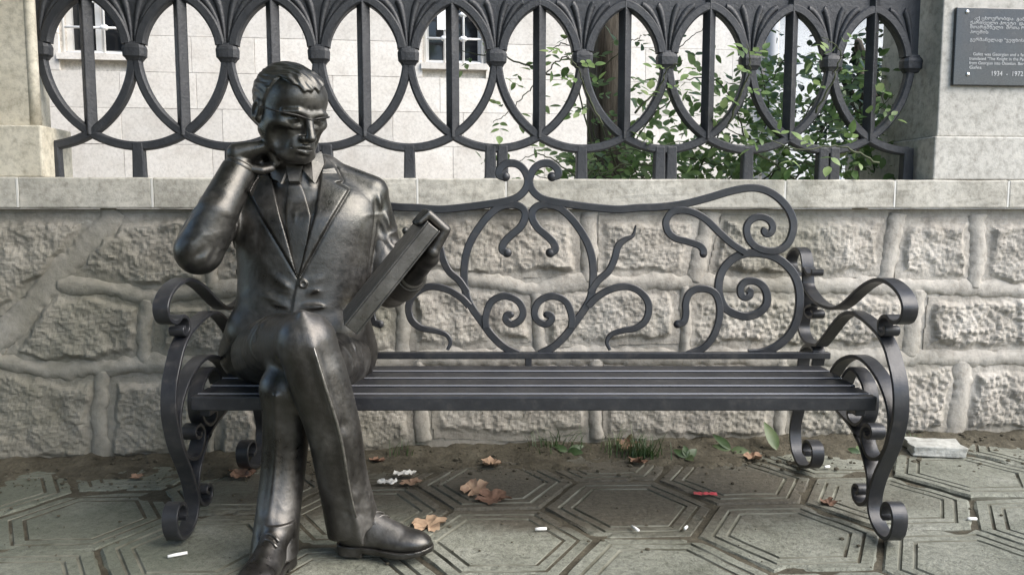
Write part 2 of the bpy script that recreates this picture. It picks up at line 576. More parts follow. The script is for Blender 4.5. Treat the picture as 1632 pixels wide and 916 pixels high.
# =================================================================== PLAQUE
t = NT('black granite plaque')
n1 = t.noise(220, 3, 0.5); n2 = t.noise(9, 4, 0.6)
c = t.ramp(n1, [(0.35, (0.018, 0.02, 0.022)), (0.7, (0.045, 0.048, 0.05))])
M['plaque'] = t.done(c, t.ramp(n2, [(0.35, (0.12,) * 3), (0.65, (0.3,) * 3)]), None, None, 0.6)
t = NT('white engraved letters'); M['letters'] = t.done((0.5, 0.51, 0.51), 0.7)
t = NT('chrome stud'); M['chrome'] = t.done((0.8, 0.8, 0.8), 0.15, 1.0)
FPL = wall_frame(D_COP)
yf = 0.005 + 0.02
def plq(px, py):
    q = FPL.inverted() @ PW(px, py, D_COP + yf / WC)
    return q
a_ = plq(1521, 13); b_ = plq(1519, 137)
plaque = empty('memorial_plaque', (0, D_COP, 0), WANG, 'black granite plaque with white engraved lines and dates on the right pillar', 'plaque')
PX0, PX1, PZ1, PZ0 = a_.x, a_.x + 0.46, a_.z, b_.z
bm = bmesh.new(); bm_box(bm, PX0, PX1, yf - 0.016, yf + 0.0, PZ0, PZ1, 0.003)
bm_obj('slab', bm, M['plaque'], plaque)
for (px, py) in ((1537, 21), (1538, 120)):
    q = plq(px, py)
    for xx in (q.x, PX1 - (q.x - PX0)):
        bm = bmesh.new()
        bmesh.ops.create_uvsphere(bm, u_segments=14, v_segments=8, radius=0.008)
        bmesh.ops.scale(bm, vec=(1, 0.6, 1), verts=bm.verts)
        bmesh.ops.translate(bm, vec=(xx, yf - 0.017, q.z), verts=bm.verts)
        bm_obj('stud', bm, M['chrome'], plaque, True)
def text(s, px, py, size, align='LEFT', width=None):
    cu = bpy.data.curves.new('inscription', 'FONT')
    cu.body = s; cu.size = size; cu.align_x = align; cu.extrude = 0.0006; cu.space_character = 1.02
    o = bpy.data.objects.new('inscription_tmp', cu)
    me = bpy.data.meshes.new_from_object(o)
    bpy.data.objects.remove(o)
    q = plq(px, py)
    if width and len(me.vertices):
        xs = [v.co.x for v in me.vertices]; k = width / (max(xs) - min(xs))
        for v in me.vertices: v.co.x *= k
    me.materials.clear(); me.materials.append(M['letters'])
    ob = bpy.data.objects.new('inscription', me); link(ob, plaque)
    ob.location = (q.x, yf - 0.0168, q.z); ob.rotation_euler = (math.pi / 2, 0, 0)
LT = [
 ('აქ ცხოვრობდა  გამოჩენილი', 1548, 33, .31), ('ქართველი პოეტი  და მწერალი', 1541, 40, .335), ('მთარგმნელი  შოთა რუსთაველი', 1541, 47, .335), ('პოემის', 1541, 55, .075),
 ('გერმანულად "ვეფხის ტყაოსანი"', 1541, 67, .335),
 ('Gafez was Georgian and a famous writer and', 1546, 90, .33), ('translated "The Knight in the Panther\'s Skin" by', 1540, 97, .335), ('from Georgian into Ossetian. Born General Gafez', 1540, 104, .335), ('Gafez', 1540, 111, .05)]
for s, px, py, w in LT:
    text(s, px, py, 0.0165, width=w)
text('1934  -  1972', 1574, 122, 0.026, width=0.13)
# =================================================================== IRON RAILING
t = NT('dark painted iron')
n1 = t.noise(14, 6, 0.65); n2 = t.noise(90, 5, 0.6)
c = t.ramp(n1, [(0.3, (0.016, 0.0175, 0.021)), (0.6, (0.030, 0.032, 0.036)), (0.78, (0.065, 0.062, 0.057))])
M['iron'] = t.done(c, t.ramp(n2, [(0.3, (0.42,) * 3), (0.7, (0.62,) * 3)]), None, t.bump(n2, 0.5, 0.004), 0.5)
PER = 0.3342
XB0 = -1.565                              # world x of the first upright's foot
fence = empty('iron_railing', (0, D_FENCE, 0), WANG, 'dark cast iron railing of interlaced ovals standing on the wall coping', 'railing')
def fx(k):                                # local x of upright k
    X = XB0 + k * PER
    return X / WC
z_foot = cop_top - 0.003
def fz(py): return (PW(816, py, D_FENCE)).z
z_cross = fz(216); z_bot = fz(237); z_col = fz(92); z_top = fz(5)
A_E = PER / WC
Hh = z_col - z_bot
# low U-shaped bows: two periods wide, from collar to foot to collar
def bow(cx, half=0):
    pts = []
    n = 40
    a0, a1 = math.pi, 2 * math.pi
    if half < 0: a1 = 1.5 * math.pi
    if half > 0: a0 = 1.5 * math.pi
    for i in range(n + 1):
        a = a0 + (a1 - a0) * i / n
        pts.append((cx + A_E * math.cos(a) * 0.985, 0, z_col + Hh * math.sin(a)))
    return pts
def bar_prof(w, d, e):
    return lambda i, n: rect_prof(-w, w, -d, d, e)
NB = 10
for k in range(-1, NB):                   # foot centres between uprights k and k+1
    cx = (fx(k) + fx(k + 1)) / 2
    half = 0
    if k == -1: half = 1
    if k == NB - 1: half = -1
    v, f = sweep(bow(cx, half), bar_prof(0.0165, 0.018 + (0.0012 if k % 2 else 0), 0.006), side=(0, 1, 0))
    mesh_obj('bow', v, f, M['iron'], fence, smooth=False)
    # feet: two half posts where panels join, one elsewhere
    w = 0.020
    offs = (-0.0235, 0.0235) if k % 2 == 0 and 0 < k < NB - 1 else (0.0,)
    if k == -1: offs = (0.034,)
    for o_ in offs:
        bm = bmesh.new()
        bm_box(bm, cx + o_ - w, cx + o_ + w, -0.02, 0.02, z_foot, z_bot + 0.012, 0.005)
        for vv in bm.verts:
            if vv.co.z < z_foot + 0.02:
                vv.co.x = cx + o_ + (vv.co.x - cx - o_) * 1.14
        bm_obj('foot', bm, M['iron'], fence)
for k in range(NB):                       # uprights, square set on edge
    bm = bmesh.new()
    x = fx(k)
    s = 0.019
    bm_box(bm, -s, s, -s, s, z_cross - 0.012, fz(-140), 0.004)
    bmesh.ops.rotate(bm, cent=(0, 0, 0), matrix=Matrix.Rotation(R(38), 3, 'Z'), verts=bm.verts)
    bmesh.ops.translate(bm, vec=(x, 0, 0), verts=bm.verts)
    bm_obj('upright', bm, M['iron'], fence)
# collars
def collar_mesh():
    prof = [(0.030, -0.040), (0.036, -0.030), (0.044, -0.022), (0.046, 0.010), (0.042, 0.022), (0.034, 0.030), (0.033, 0.036)]
    vs_, fs = [], []
    n = 16
    for r, z in prof:
        for j in range(n):
            a = 2 * math.pi * (j + 0.5) / n
            cx_, cy_ = math.cos(a), math.sin(a)
            m_ = max(abs(cx_), abs(cy_)) ** 0.75
            vs_.append((0.9 * r * cx_ / m_, 0.68 * r * cy_ / m_, z * 0.9))
    for i in range(len(prof) - 1):
        for j in range(n):
            j2 = (j + 1) % n
            fs.append((i * n + j, i * n + j2, (i + 1) * n + j2, (i + 1) * n + j))
    fs.append(tuple(range(n))[::-1]); fs.append(tuple((len(prof) - 1) * n + j for j in range(n)))
    return vs_, fs
first = None
for k in range(-1, NB):
    cx = (fx(k) + fx(k + 1)) / 2
    if first is None:
        v, f = collar_mesh(); first = mesh_obj('collar', v, f, M['iron'], fence); first.location = (cx, 0, z_col)
    else:
        share(first, fence, (cx, 0, z_col))
# fan heads: pointed vaults springing from every collar
Ht = z_top - z_col
def arch(cx, s, frac, n=26):
    """rib from the collar, fanning out to a share of half a period"""
    pts = []
    s0 = 0.024
    for i in range(n + 1):
        v = math.sin(i / n * math.pi / 2)
        w = s0 + (A_E / 2 - s0) * (1 - (1 - v ** 1.6) ** (1 / 1.6))
        pts.append((cx + s * w * frac, 0, z_col + 0.026 + (Ht - 0.026) * v))
    return pts
for k in range(-1, NB):
    cx = (fx(k) + fx(k + 1)) / 2
    for s in (-1, 1):
        if k == -1 and s < 0: continue
        if k == NB - 1 and s > 0: continue
        # web behind the ribs fills the spandrel up to the top rail
        p_out = arch(cx, s, 1.0)
        vs_, fs = [], []
        ztop = fz(-150)
        for p in p_out:
            for yy in (-0.006, 0.006):
                vs_.append((p[0], yy, p[2])); vs_.append((p[0], yy, ztop))
        for i in range(len(p_out) - 1):
            a = i * 4; b = a + 4
            fs += [(a, a + 1, b + 1, b), (a + 2, b + 2, b + 3, a + 3), (a, b, b + 2, a + 2)]
        mesh_obj('fan_web', vs_, fs, M['iron'], fence)
        for frac, w, d, sq in ((1.0, 0.0175, 0.024, 1), (0.62, 0.0150, 0.017, 0), (0.25, 0.0150, 0.016, 0)):
            def rib(i, n, w=w, d=d, sq=sq):
                k = min(1.0, 0.45 + 0.9 * i / n)
                if sq: return rect_prof(-w, w, -d, d, 0.006)
                return [(w * k * math.sin(a), -d * math.cos(a)) for a in np.linspace(-1.57, 1.57, 9)] + [(w * k, d * 0.6), (-w * k, d * 0.6)]
            v, f = sweep(arch(cx, s, frac), rib, side=(0, 1, 0))
            mesh_obj('fan_rib', v, f, M['iron'], fence, smooth=not sq)
for k in range(-1, NB):
    cx = (fx(k) + fx(k + 1)) / 2
    box_obj('fan_web', (cx - 0.0245, cx + 0.0245, -0.0065, 0.0065, z_col + 0.02, fz(-150)), M['iron'], fence)
v, f = sweep([(fx(0) - A_E / 2, 0, fz(-150)), (fx(NB - 1) + A_E / 2, 0, fz(-150))], bar_prof(0.03, 0.03, 0.006), side=(0, 1, 0))
mesh_obj('top_rail', v, f, M['iron'], fence)
# =================================================================== BUILDING BEHIND
BT = 0.125
BANG = math.atan(BT); D_B = 8.0
def bframe(d0=D_B): return Matrix.Translation((0, d0, 0)) @ Matrix.Rotation(BANG, 4, 'Z')
FBI = bframe().inverted()
def PB(px, py):
    d = ray(px, py); s = D_B / (d.y - BT * d.x)
    return FBI @ (Vector((0, 0, CAM_H)) + d * s)
bld = empty('pale_stone_building', (0, D_B, 0), BANG, 'pale ashlar stone building with white barred windows behind the railing', 'building')
M['dark_room'] = NT('dark room').done((0.012, 0.013, 0.015), 0.8)
M['white_paint'] = NT('white painted metal').done((0.82, 0.82, 0.80), 0.5)
M['white_wood'] = NT('white window frame').done((0.72, 0.72, 0.70), 0.55)
t = NT('window glass'); M['glass'] = t.done((0.02, 0.022, 0.025), 0.05, None, None, 0.5)
M['curtain'] = NT('pale curtain').done((0.62, 0.62, 0.60), 0.9)
xe = PB(1238, 200).x
wins = []
for (pl, pr, pb) in ((97, 200, 84), (676, 772, 100)):
    a = PB(pl, pb); b = PB(pr, pb)
    wins.append((a.x, b.x, a.z, a.z + 1.25))
# ashlar courses: blocks as separate stones, openings left free
zc0 = PB(200, 172).z
ch = PB(200, 114).z - zc0
box_obj('backing_wall', (-9.5, xe - 0.02, 0.05, 0.40, -0.3, wins[0][2] - 0.06), M['ashlar_joint'], bld)
rs = random.Random(3)
protos = []
for k in range(6):
    L = 0.45 + 0.11 * k
    bm = bmesh.new(); bm_box(bm, 0, L - 0.003, 0, 0.2, 0, ch - 0.003, 0.002)
    me_o = bm_obj('ashlar_block', bm, M['ashlar'], bld); protos.append((L, me_o, [False]))
def put_block(x, z, k, sx=1.0, dy=0.0):
    L, o, used = protos[k]
    if not used[0]:
        used[0] = True; c = o
    else:
        c = share(o, bld)
    c.location = (x, dy, z); c.scale = (sx, 1, 1)
def clear(x0, x1, z0, z1):
    for (a, b, zl, zh) in wins:
        if x1 > a - 0.02 and x0 < b + 0.02 and z1 > zl - 0.04 and z0 < zh: return (a, b)
    return None
row = -6
while zc0 + row * ch < 4.3:
    z = zc0 + row * ch
    # free spans of this course
    spans = [(-6.6, xe)]
    for (a, b, zl, zh) in wins:
        if z + ch > zl - 0.02 and z < zh:
            ns = []
            for (p, q) in spans:
                if a > p and b < q: ns += [(p, a - 0.015), (b + 0.015, q)]
                else: ns.append((p, q))
            spans = ns
    for (p, q) in spans:
        x = p
        while x < q - 0.02:
            k = rs.randrange(6); L = protos[k][0]
            if x + L > q - 0.25: L2 = q - x
            else: L2 = L
            put_block(x, z, k, L2 / L, rs.uniform(-0.002, 0.002))
            x += L2
    row += 1
# wall mass behind (above the sills it is split round the openings)
zs = wins[0][2] - 0.06
edges = [-9.5, wins[0][0], wins[0][1], wins[1][0], wins[1][1], xe - 0.02]
for a, b in ((edges[0], edges[1]), (edges[2], edges[3]), (edges[4], edges[5])):
    box_obj('backing_wall', (a, b, 0.052, 0.40, zs + 0.001, 5.2), M['ashlar_joint'], bld)
box_obj('upper_wall', (-9.5, xe, 0.0, 0.40, 5.21, 7.5), M['ashlar'], bld)
box_obj('roof', (-10, xe + 0.4, -0.5, 6, 7.51, 7.7), M['ashlar_joint'], bld)
box_obj('side_wall', (xe - 0.4, xe - 0.02, 0.41, 6, -0.3, 7.5), M['ashlar'], bld)
for (wi, (a, b, zl, zh)) in enumerate(wins):
    w = box_obj('window', (a + 0.002, b - 0.002, 0.19, 0.20, zl, zh), M['glass'], bld)
    box_obj('room', (a - 0.2, b + 0.2, 0.9, 0.95, zl - 0.2, zh + 0.2), M['dark_room'], w)
    fr = 0.05
    for bx in ((a, a + fr, zl, zh), (b - fr, b, zl, zh), (a + fr, b - fr, zl, zl + fr), ((a + b) / 2 - 0.025, (a + b) / 2 + 0.025, zl + fr, zh)):
        box_obj('frame', (bx[0] + 0.001, bx[1] - 0.001, 0.15, 0.188, bx[2], bx[3]), M['white_wood'], w)
    box_obj('sill', (a - 0.03, b + 0.03, -0.03, 0.15, zl - 0.06, zl - 0.003), M['ashlar'], w)
    if wi == 0:
        box_obj('curtain', (a + 0.055, a + 0.16, 0.205, 0.215, zl, zh), M['curtain'], w)
        box_obj('curtain', (a + 0.38, a + 0.46, 0.205, 0.215, zl, zh), M['curtain'], w)
    # white grille
    nb = 4
    for k in range(nb):
        x = a + 0.015 + (b - a - 0.03) * k / (nb - 1)
        v, f = tube([(x, 0.04, zl), (x, 0.04, zh)], 0.011, 8); mesh_obj('grille_bar', v, f, M['white_paint'], w, True)
    for k in range(5):
        z = zl + 0.012 + 0.225 * k
        v, f = tube([(a, 0.055, z), (b, 0.055, z)], 0.011, 8); mesh_obj('grille_bar', v, f, M['white_paint'], w, True)
        if k:
            for kk in range(1, nb - 1):
                x = a + 0.015 + (b - a - 0.03) * kk / (nb - 1)
                v, f = tube([(x - 0.035, 0.048, z), (x - .02, .048, z), (x + .02, 0.048, z), (x + 0.035, 0.048, z)], [0.013, .026, .026, .013], 8); mesh_obj('grille_knot', v, f, M['white_paint'], w, True)
q = PB(697, 47); q2 = PB(722, 14)
box_obj('notice_sheet', (q.x, q2.x, 0.02, 0.026, q.z, q2.z), M['white_paint'], bld)
# rainwater pipe at the corner
t = NT('grey rainwater pipe'); M['pipe'] = t.done((0.32, 0.33, 0.34), 0.5)
v, f = tube([(xe - 0.12, -0.09, -0.3), (xe - 0.12, -0.09, 2), (xe - 0.12, -0.09, 7.4)], 0.06, 12)
mesh_obj('rainwater_pipe', v, f, M['pipe'], bld, True)

# pale house added far right, standing in for the bright white sky
far = empty('sky_fill_house', (9.5, 22, 0), R(-4), 'white house added behind the bushes beside the right pillar, standing in for bright sky', 'house')
M['sky_fill_white'] = mat_rock('sky fill white', (0.72, 0.72, 0.70), (0.8, 0.8, 0.78), (0.84, 0.84, 0.82), 0, 0.9, 0.1)
M['sky_fill_roof_grey'] = mat_rock('sky fill house roof', (0.12, 0.12, 0.13), (0.2, 0.2, 0.21), (0.28, 0.28, 0.29), 0, 0.8, 0.3)
box_obj('wall', (-5, 6, 0, 6, -0.3, 6.4), M['sky_fill_white'], far)  # wall of the added house, stands in for bright sky
bm = bmesh.new()
vv = [bm.verts.new(p) for p in ((-5.4, -0.4, 6.4), (6.4, -0.4, 6.4), (6.4, 6.4, 6.4), (-5.4, 6.4, 6.4), (-5.4, 3, 8.2), (6.4, 3, 8.2))]
for f_ in ((0, 1, 5, 4), (2, 3, 4, 5), (1, 2, 5), (3, 0, 4), (3, 2, 1, 0)): bm.faces.new([vv[i] for i in f_])
bm_obj('roof', bm, M['sky_fill_roof_grey'], far)  # roof of the added house
for x in (-3.2, -0.6, 2.0, 4.2):
    w = box_obj('window', (x, x + 1.0, -0.012, 0.02, 1.1, 2.5), M['glass'], far)
    box_obj('frame', (x - 0.08, x, -0.03, 0.02, 1.02, 2.58), M['white_wood'], w)
    box_obj('frame', (x + 1.0, x + 1.08, -0.03, 0.02, 1.02, 2.58), M['white_wood'], w)
# =================================================================== PAVEMENT
t = NT('concrete paver')
n1 = t.noise(3.2, 7, 0.65, 0.4); n2 = t.noise(55, 6, 0.7); n3 = t.noise(240, 3, 0.6); n4 = t.noise(1.7, 5, 0.6, 0.6)
c = t.ramp(n1, [(0.28, (0.115, 0.119, 0.092)), (0.5, (0.185, 0.189, 0.154)), (0.72, (0.265, 0.267, 0.228))])
c = t.mix(0.9, c, t.ramp(n2, [(0.3, (0.42, 0.42, 0.38)), (0.5, (0.95, 0.95, 0.93)), (0.75, (1.3, 1.3, 1.26))]), 'MULTIPLY')
c = t.mix(0.7, c, t.ramp(n3, [(0.32, (0.5,) * 3), (0.5, (1, 1, 1)), (0.7, (1.4,) * 3)]), 'MULTIPLY')
# trodden earth under and behind the bench, deepened to paint in its shade
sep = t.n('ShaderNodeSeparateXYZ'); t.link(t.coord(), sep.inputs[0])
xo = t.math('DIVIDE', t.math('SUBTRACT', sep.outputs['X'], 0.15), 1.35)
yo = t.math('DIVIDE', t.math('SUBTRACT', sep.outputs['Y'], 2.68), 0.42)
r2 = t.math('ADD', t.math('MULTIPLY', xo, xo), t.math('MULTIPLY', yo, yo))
mud_shade = t.math('ADD', r2, t.math('MULTIPLY', t.math('SUBTRACT', n4, 0.5), 2.4))
mud_shade_f = t.ramp(mud_shade, [(0.4, (0.9,) * 3), (1.25, (0.0,) * 3)])
c = t.mix(mud_shade_f, c, t.ramp(n2, [(0.3, (0.04, 0.034, 0.024)), (0.7, (0.105, 0.092, 0.068))]))
# shade of the left side painted into the colour, with some moss
moss_shade = t.math('ADD', t.math('MULTIPLY', sep.outputs['X'], -0.55), t.math('MULTIPLY', t.math('SUBTRACT', n4, 0.5), 2.2))
c = t.mix(t.ramp(moss_shade, [(0.25, (0, 0, 0)), (0.95, (0.6,) * 3)]), c, (0.075, 0.088, 0.062))
b1 = t.bump(n2, 0.8, 0.008); b2 = t.bump(n3, 0.7, 0.003, b1)
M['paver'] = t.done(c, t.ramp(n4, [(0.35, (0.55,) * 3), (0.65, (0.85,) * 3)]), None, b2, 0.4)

t = NT('dirt packed in grooves')
n2 = t.noise(80, 5, 0.7); n1 = t.noise(6, 4, 0.6)
M['groove_dirt'] = t.done(t.ramp(n1, [(0.35, (0.075, 0.073, 0.054)), (0.6, (0.175, 0.174, 0.14))]), 0.95, None, t.bump(n2, 0.6, 0.004), 0.2)
HS = 0.281; HANG = R(3.2)
HC = Vector((0.374, 2.515, 0))
def hex_ring(inset, z, jit=None):
    r = (HS - inset * 2 / math.sqrt(3))
    return [(r * math.cos(k * math.pi / 3), r * math.sin(k * math.pi / 3), z) for k in range(6)]
def paver_mesh(seed):
    rr = random.Random(seed)
    dz = 0.0
    rings = [(0.0085, -0.03), (0.0085, -0.008), (0.0145, 0.0), (0.043, 0.0), (0.0465, -0.0065), (0.0515, -0.0065), (0.055, 0.0),
             (0.080, 0.0), (0.0835, -0.006), (0.0885, -0.006), (0.092, 0.0), (0.15, 0.0007)]
    vs_, fs = [], []
    seg = 8
    m = 6 * seg
    for (ins, z) in rings:
        hx = hex_ring(ins, z)
        for k in range(6):
            a, b = np.array(hx[k]), np.array(hx[(k + 1) % 6])
            for s in range(seg):
                p = a + (b - a) * s / seg
                wear = mnoise.noise(Vector((p[0] * 9 + seed * 7, p[1] * 9, seed)))
                zz = p[2]
                if -0.01 < zz < -0.001: zz = zz * (0.95 + max(-0.6, 0.7 * wear))
                if ins <= 0.015:
                    ch_ = mnoise.noise(Vector((p[0] * 13 + seed * 2.1, p[1] * 13, seed * 1.3)))
                    if ch_ > 0.34: zz -= 0.012 * (ch_ - 0.34) * 4
                if ins <= 0.01:
                    d = 0.005 * mnoise.noise(Vector((p[0] * 18, p[1] * 18, seed * 3.3))) + 0.004 * mnoise.noise(Vector((p[0] * 60, p[1] * 60, seed)))
                    p = p * (1 + d / HS * 1.5)
                zz += 0.003 * mnoise.noise(Vector((p[0] * 10, p[1] * 10, seed * 5.0)))
                vs_.append((p[0], p[1], zz))
    nr = len(rings)
    for i in range(nr - 1):
        for k in range(m):
            k2 = (k + 1) % m
            fs.append((i * m + k, i * m + k2, (i + 1) * m + k2, (i + 1) * m + k))
    fs.append(tuple((nr - 1) * m + k for k in range(m)))
    return vs_, fs
pavement = empty('pavement', (0, 0, 0)); pavement['kind'] = 'structure'
pv = []
for sd_ in range(5):
    v, f = paver_mesh(sd_ + 1)
    pv.append([v, f, None])
rp = random.Random(11)
ca, sa = math.cos(HANG), math.sin(HANG)
for i in range(-9, 10):
    for j in range(-9, 4):
        lx = i * 1.5 * HS
        ly = (j + (0.5 if i % 2 else 0)) * math.sqrt(3) * HS
        x = HC.x + lx * ca - ly * sa; y = HC.y + lx * sa + ly * ca
        # stop short of the wall's soil strip
        edge = D_WALL + WT * x - 0.10
        if y > edge + 0.05 or y < 0.2 or abs(x) > 0.75 * y + 0.9: continue
        k = rp.randrange(5)
        if pv[k][2] is None:
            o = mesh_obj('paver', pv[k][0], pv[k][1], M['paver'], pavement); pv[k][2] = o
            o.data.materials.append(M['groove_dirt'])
            m_ = 48
            for fi, pl_ in enumerate(o.data.polygons):
                if fi // m_ in (0, 3, 4, 5, 7, 8, 9): pl_.material_index = 1
        else:
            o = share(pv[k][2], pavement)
        o.location = (x, y, rp.uniform(-0.005, 0.004))
        o.rotation_euler = (rp.gauss(0, 0.009), rp.gauss(0, 0.009), HANG + rp.choice((0, math.pi)) + rp.gauss(0, 0.008))
# street surface behind the viewer
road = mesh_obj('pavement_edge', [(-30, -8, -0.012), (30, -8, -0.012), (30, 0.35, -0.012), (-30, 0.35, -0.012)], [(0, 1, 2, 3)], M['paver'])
road['kind'] = 'structure'
# =================================================================== BENCH
t = NT('worn black bench paint')
n1 = t.noise(11, 7, 0.65); n2 = t.noise(120, 5, 0.65); n3 = t.noise(26, 6, 0.7)
c = t.ramp(n1, [(0.3, (0.013, 0.0135, 0.016)), (0.6, (0.023, 0.024, 0.027)), (0.8, (0.042, 0.042, 0.044))])
dust = t.ramp(n3, [(0.52, (0, 0, 0)), (0.72, (0.5,) * 3)])
c = t.mix(dust, c, (0.062, 0.056, 0.05))
M['bench_iron'] = t.done(c, t.ramp(n3, [(0.3, (0.28,) * 3), (0.7, (0.5,) * 3)]), 0.0, t.bump(n2, 0.22, 0.002), 0.55)
bench = empty('park_bench', (0.0625, 2.55, 0), 0, 'long black wrought iron bench with scrolled back and curled arms', 'bench')
BO = Vector((0.0625, 2.55, 0))
def L(p): return Vector(p) - BO
SX0, SX1 = -0.911 - BO.x, 1.036 - BO.x          # seat ends (local x)
# ---- seat slats: rounded rectangular bars
seat_z = 0.412
# front edge bar and the slats behind it
yfront = PZ(816, 632, seat_z).y
yback = PZ(816, 584, seat_z).y
box_obj('front_rail', (SX0, SX1, yfront - BO.y, yfront - BO.y + 0.036, seat_z - 0.041, seat_z), M['bench_iron'], bench, 0.004)
t = NT('painted edge glint'); M['edge_glint'] = t.done((0.22, 0.22, 0.23), 0.42, 0.5)  # skylight on the front edges, put in as a paler strip
def slat(name, bx):
    o = box_obj(name, bx, M['bench_iron'], bench, 0.0032)
    o.data.materials.append(M['edge_glint'])
    for pl_ in o.data.polygons:
        n_ = pl_.normal
        if n_.y < -0.3 and n_.z > 0.3: pl_.material_index = 1
ns = 4
pitch = (yback - yfront - 0.04) / ns
for k in range(ns):
    y0 = yfront + 0.045 + k * pitch - BO.y
    slat('seat_slat', (SX0 + 0.002, SX1 - 0.002, y0, y0 + pitch - 0.021, seat_z - 0.026 + 0.002 * k, seat_z + 0.002 * k))
for xx in (SX0 + 0.01, SX1 - 0.045):
    box_obj('seat_bearer', (xx, xx + 0.03, yfront - BO.y + 0.037, yback - BO.y + 0.05, seat_z - 0.066, seat_z - 0.0255), M['bench_iron'], bench, 0.003)
# ---- scrolled back (upright plane, leaning a little)
Y_B = 2.79
def pb(px, py):
    lean = 0.10
    p = P(px, py, Y_B)
    y = Y_B + (p.z - 0.44) * lean
    p = P(px, py, y)
    return L(p)
def z4(x, y): return (600 + x / 2.545, 230 + y / 2.545)
def z5(x, y): return (1020 + x / 2.543, 260 + y / 2.543)
BSIDE = Vector((0, 1, 0.0))
MIRX = 842.6
def scroll(pts, w=0.0135, d=0.008, taper0=1.0, taper1=1.0, ball=None, name='scroll', lift=0.0):
    for mir in (False, True):
        q = [((2 * MIRX - x) if mir else x, y) for x, y in pts]
        path = catmull([pb(*p) for p in q], 7)
        path = [np.array(p) + np.array((0, lift, 0)) for p in path]
        n_ = len(path)
        def prof(i, n):
            u = i / (n - 1)
            k = 1.0
            if taper0 < 1 and u < 0.25: k = taper0 + (1 - taper0) * (u / 0.25)
            if taper1 < 1 and u > 0.6: k = 1 + (taper1 - 1) * ((u - 0.6) / 0.4)
            return rect_prof(-w * k, w * k, -d, d, 0.003)
        v, f = sweep(path, prof, side=BSIDE)
        o = mesh_obj(name, v, f, M['bench_iron'], bench)
        if ball is not None:
            e = path[0] if ball[0] == 0 else path[-1]
            bm = bmesh.new()
            bmesh.ops.create_uvsphere(bm, u_segments=16, v_segments=10, radius=ball[1])
            bmesh.ops.scale(bm, vec=(1, 0.62, 1), verts=bm.verts)
            bmesh.ops.translate(bm, vec=Vector(e), verts=bm.verts)
            bm_obj('scroll_eye', bm, M['bench_iron'], o, True)
# top rail with its big end scroll
top = [z4(*p) for p in ((712,132),(736,126),(733,100),(706,79),(668,80),(638,102),(621,142),(628,178),(656,210),(700,229),(780,243),(880,256),(980,264))] + \
      [z5(*p) for p in ((0,181),(80,178),(180,165),(280,140),(360,116),(430,102),(482,103),(532,121),(576,156),(606,197),(621,246),(614,292),(594,330),(558,354),(510,354),(468,338),(440,308),(431,270),(440,240),(466,221),(497,219),(524,232),(537,256),(531,280),(513,288),(502,276),(508,264))]
scroll(top, ball=(0, 0.0165), name='top_rail', taper1=0.85)
circ = [z5(*p) for p in ((440,772),(500,766),(560,738),(610,690),(638,630),(648,560),(643,500),(624,450),(590,410),(545,380),(490,366),(430,366),(380,386),(337,430),(319,490),(325,548),(350,590),(395,614),(440,620),(484,604),(513,570),(514,530),(498,497),(465,478),(430,481),(409,502),(409,530),(425,545),(444,538),(447,520),(436,512))]
scroll(circ, w=0.0145, taper1=0.8, lift=0.004)
scroll([z5(*p) for p in ((425,362),(370,326),(320,281),(270,232),(220,202),(170,191),(125,202),(104,237),(112,277),(142,304),(190,317),(236,332),(254,350),(256,368))], w=0.0125, ball=(1, 0.0135), lift=-0.003)
scroll([z5(*p) for p in ((190,776),(255,748),(295,702),(318,640),(322,580),(305,530),(270,510),(227,511),(196,532),(184,570),(185,610),(176,642),(152,652))], w=0.0125, ball=(1, 0.0145))
scroll([z4(*p) for p in ((705,440),(724,428),(718,400),(690,370),(655,340),(634,305),(632,275),(652,252),(690,245),(740,257),(790,300),(835,362),(864,422),(878,490),(878,560),(868,620),(842,670),(805,722),(765,776),(715,822),(660,850))], w=0.0135, ball=(0, 0.0165), name='lyre_scroll', lift=0.002)
scroll([z4(*p) for p in ((790,742),(792,700),(772,642),(731,617),(690,619),(655,641),(640,680),(653,712),(685,728),(709,712),(706,692),(688,690))], w=0.0125, ball=(1, 0.011), lift=-0.002)
scroll([z4(*p) for p in ((866,600),(900,551),(940,515),(965,465),(980,412),(1010,386),(1040,370),(1052,328))], w=0.0125, taper1=0.2, name='flame_tendril')
scroll([z4(*p) for p in ((858,655),(890,622),(940,591),(1000,576),(1050,586),(1090,620),(1104,665),(1090,714),(1050,744),(1000,754),(952,770),(934,800),(946,832))], w=0.0125, taper1=0.45, lift=-0.002)
pbl, pbr = pb(2 * MIRX - 1322, 566), pb(1322, 566)
box_obj('back_rail', (pbl.x, pbr.x, pbl.y - 0.013, pbl.y + 0.013, pbl.z - 0.0115, pbl.z + 0.0115), M['bench_iron'], bench, 0.003)
q = pb(842, 575)
box_obj('back_strut', (q.x - 0.012, q.x + 0.012, q.y - 0.009, q.y + 0.009, seat_z - 0.03, q.z + 0.01), M['bench_iron'], bench, 0.003)
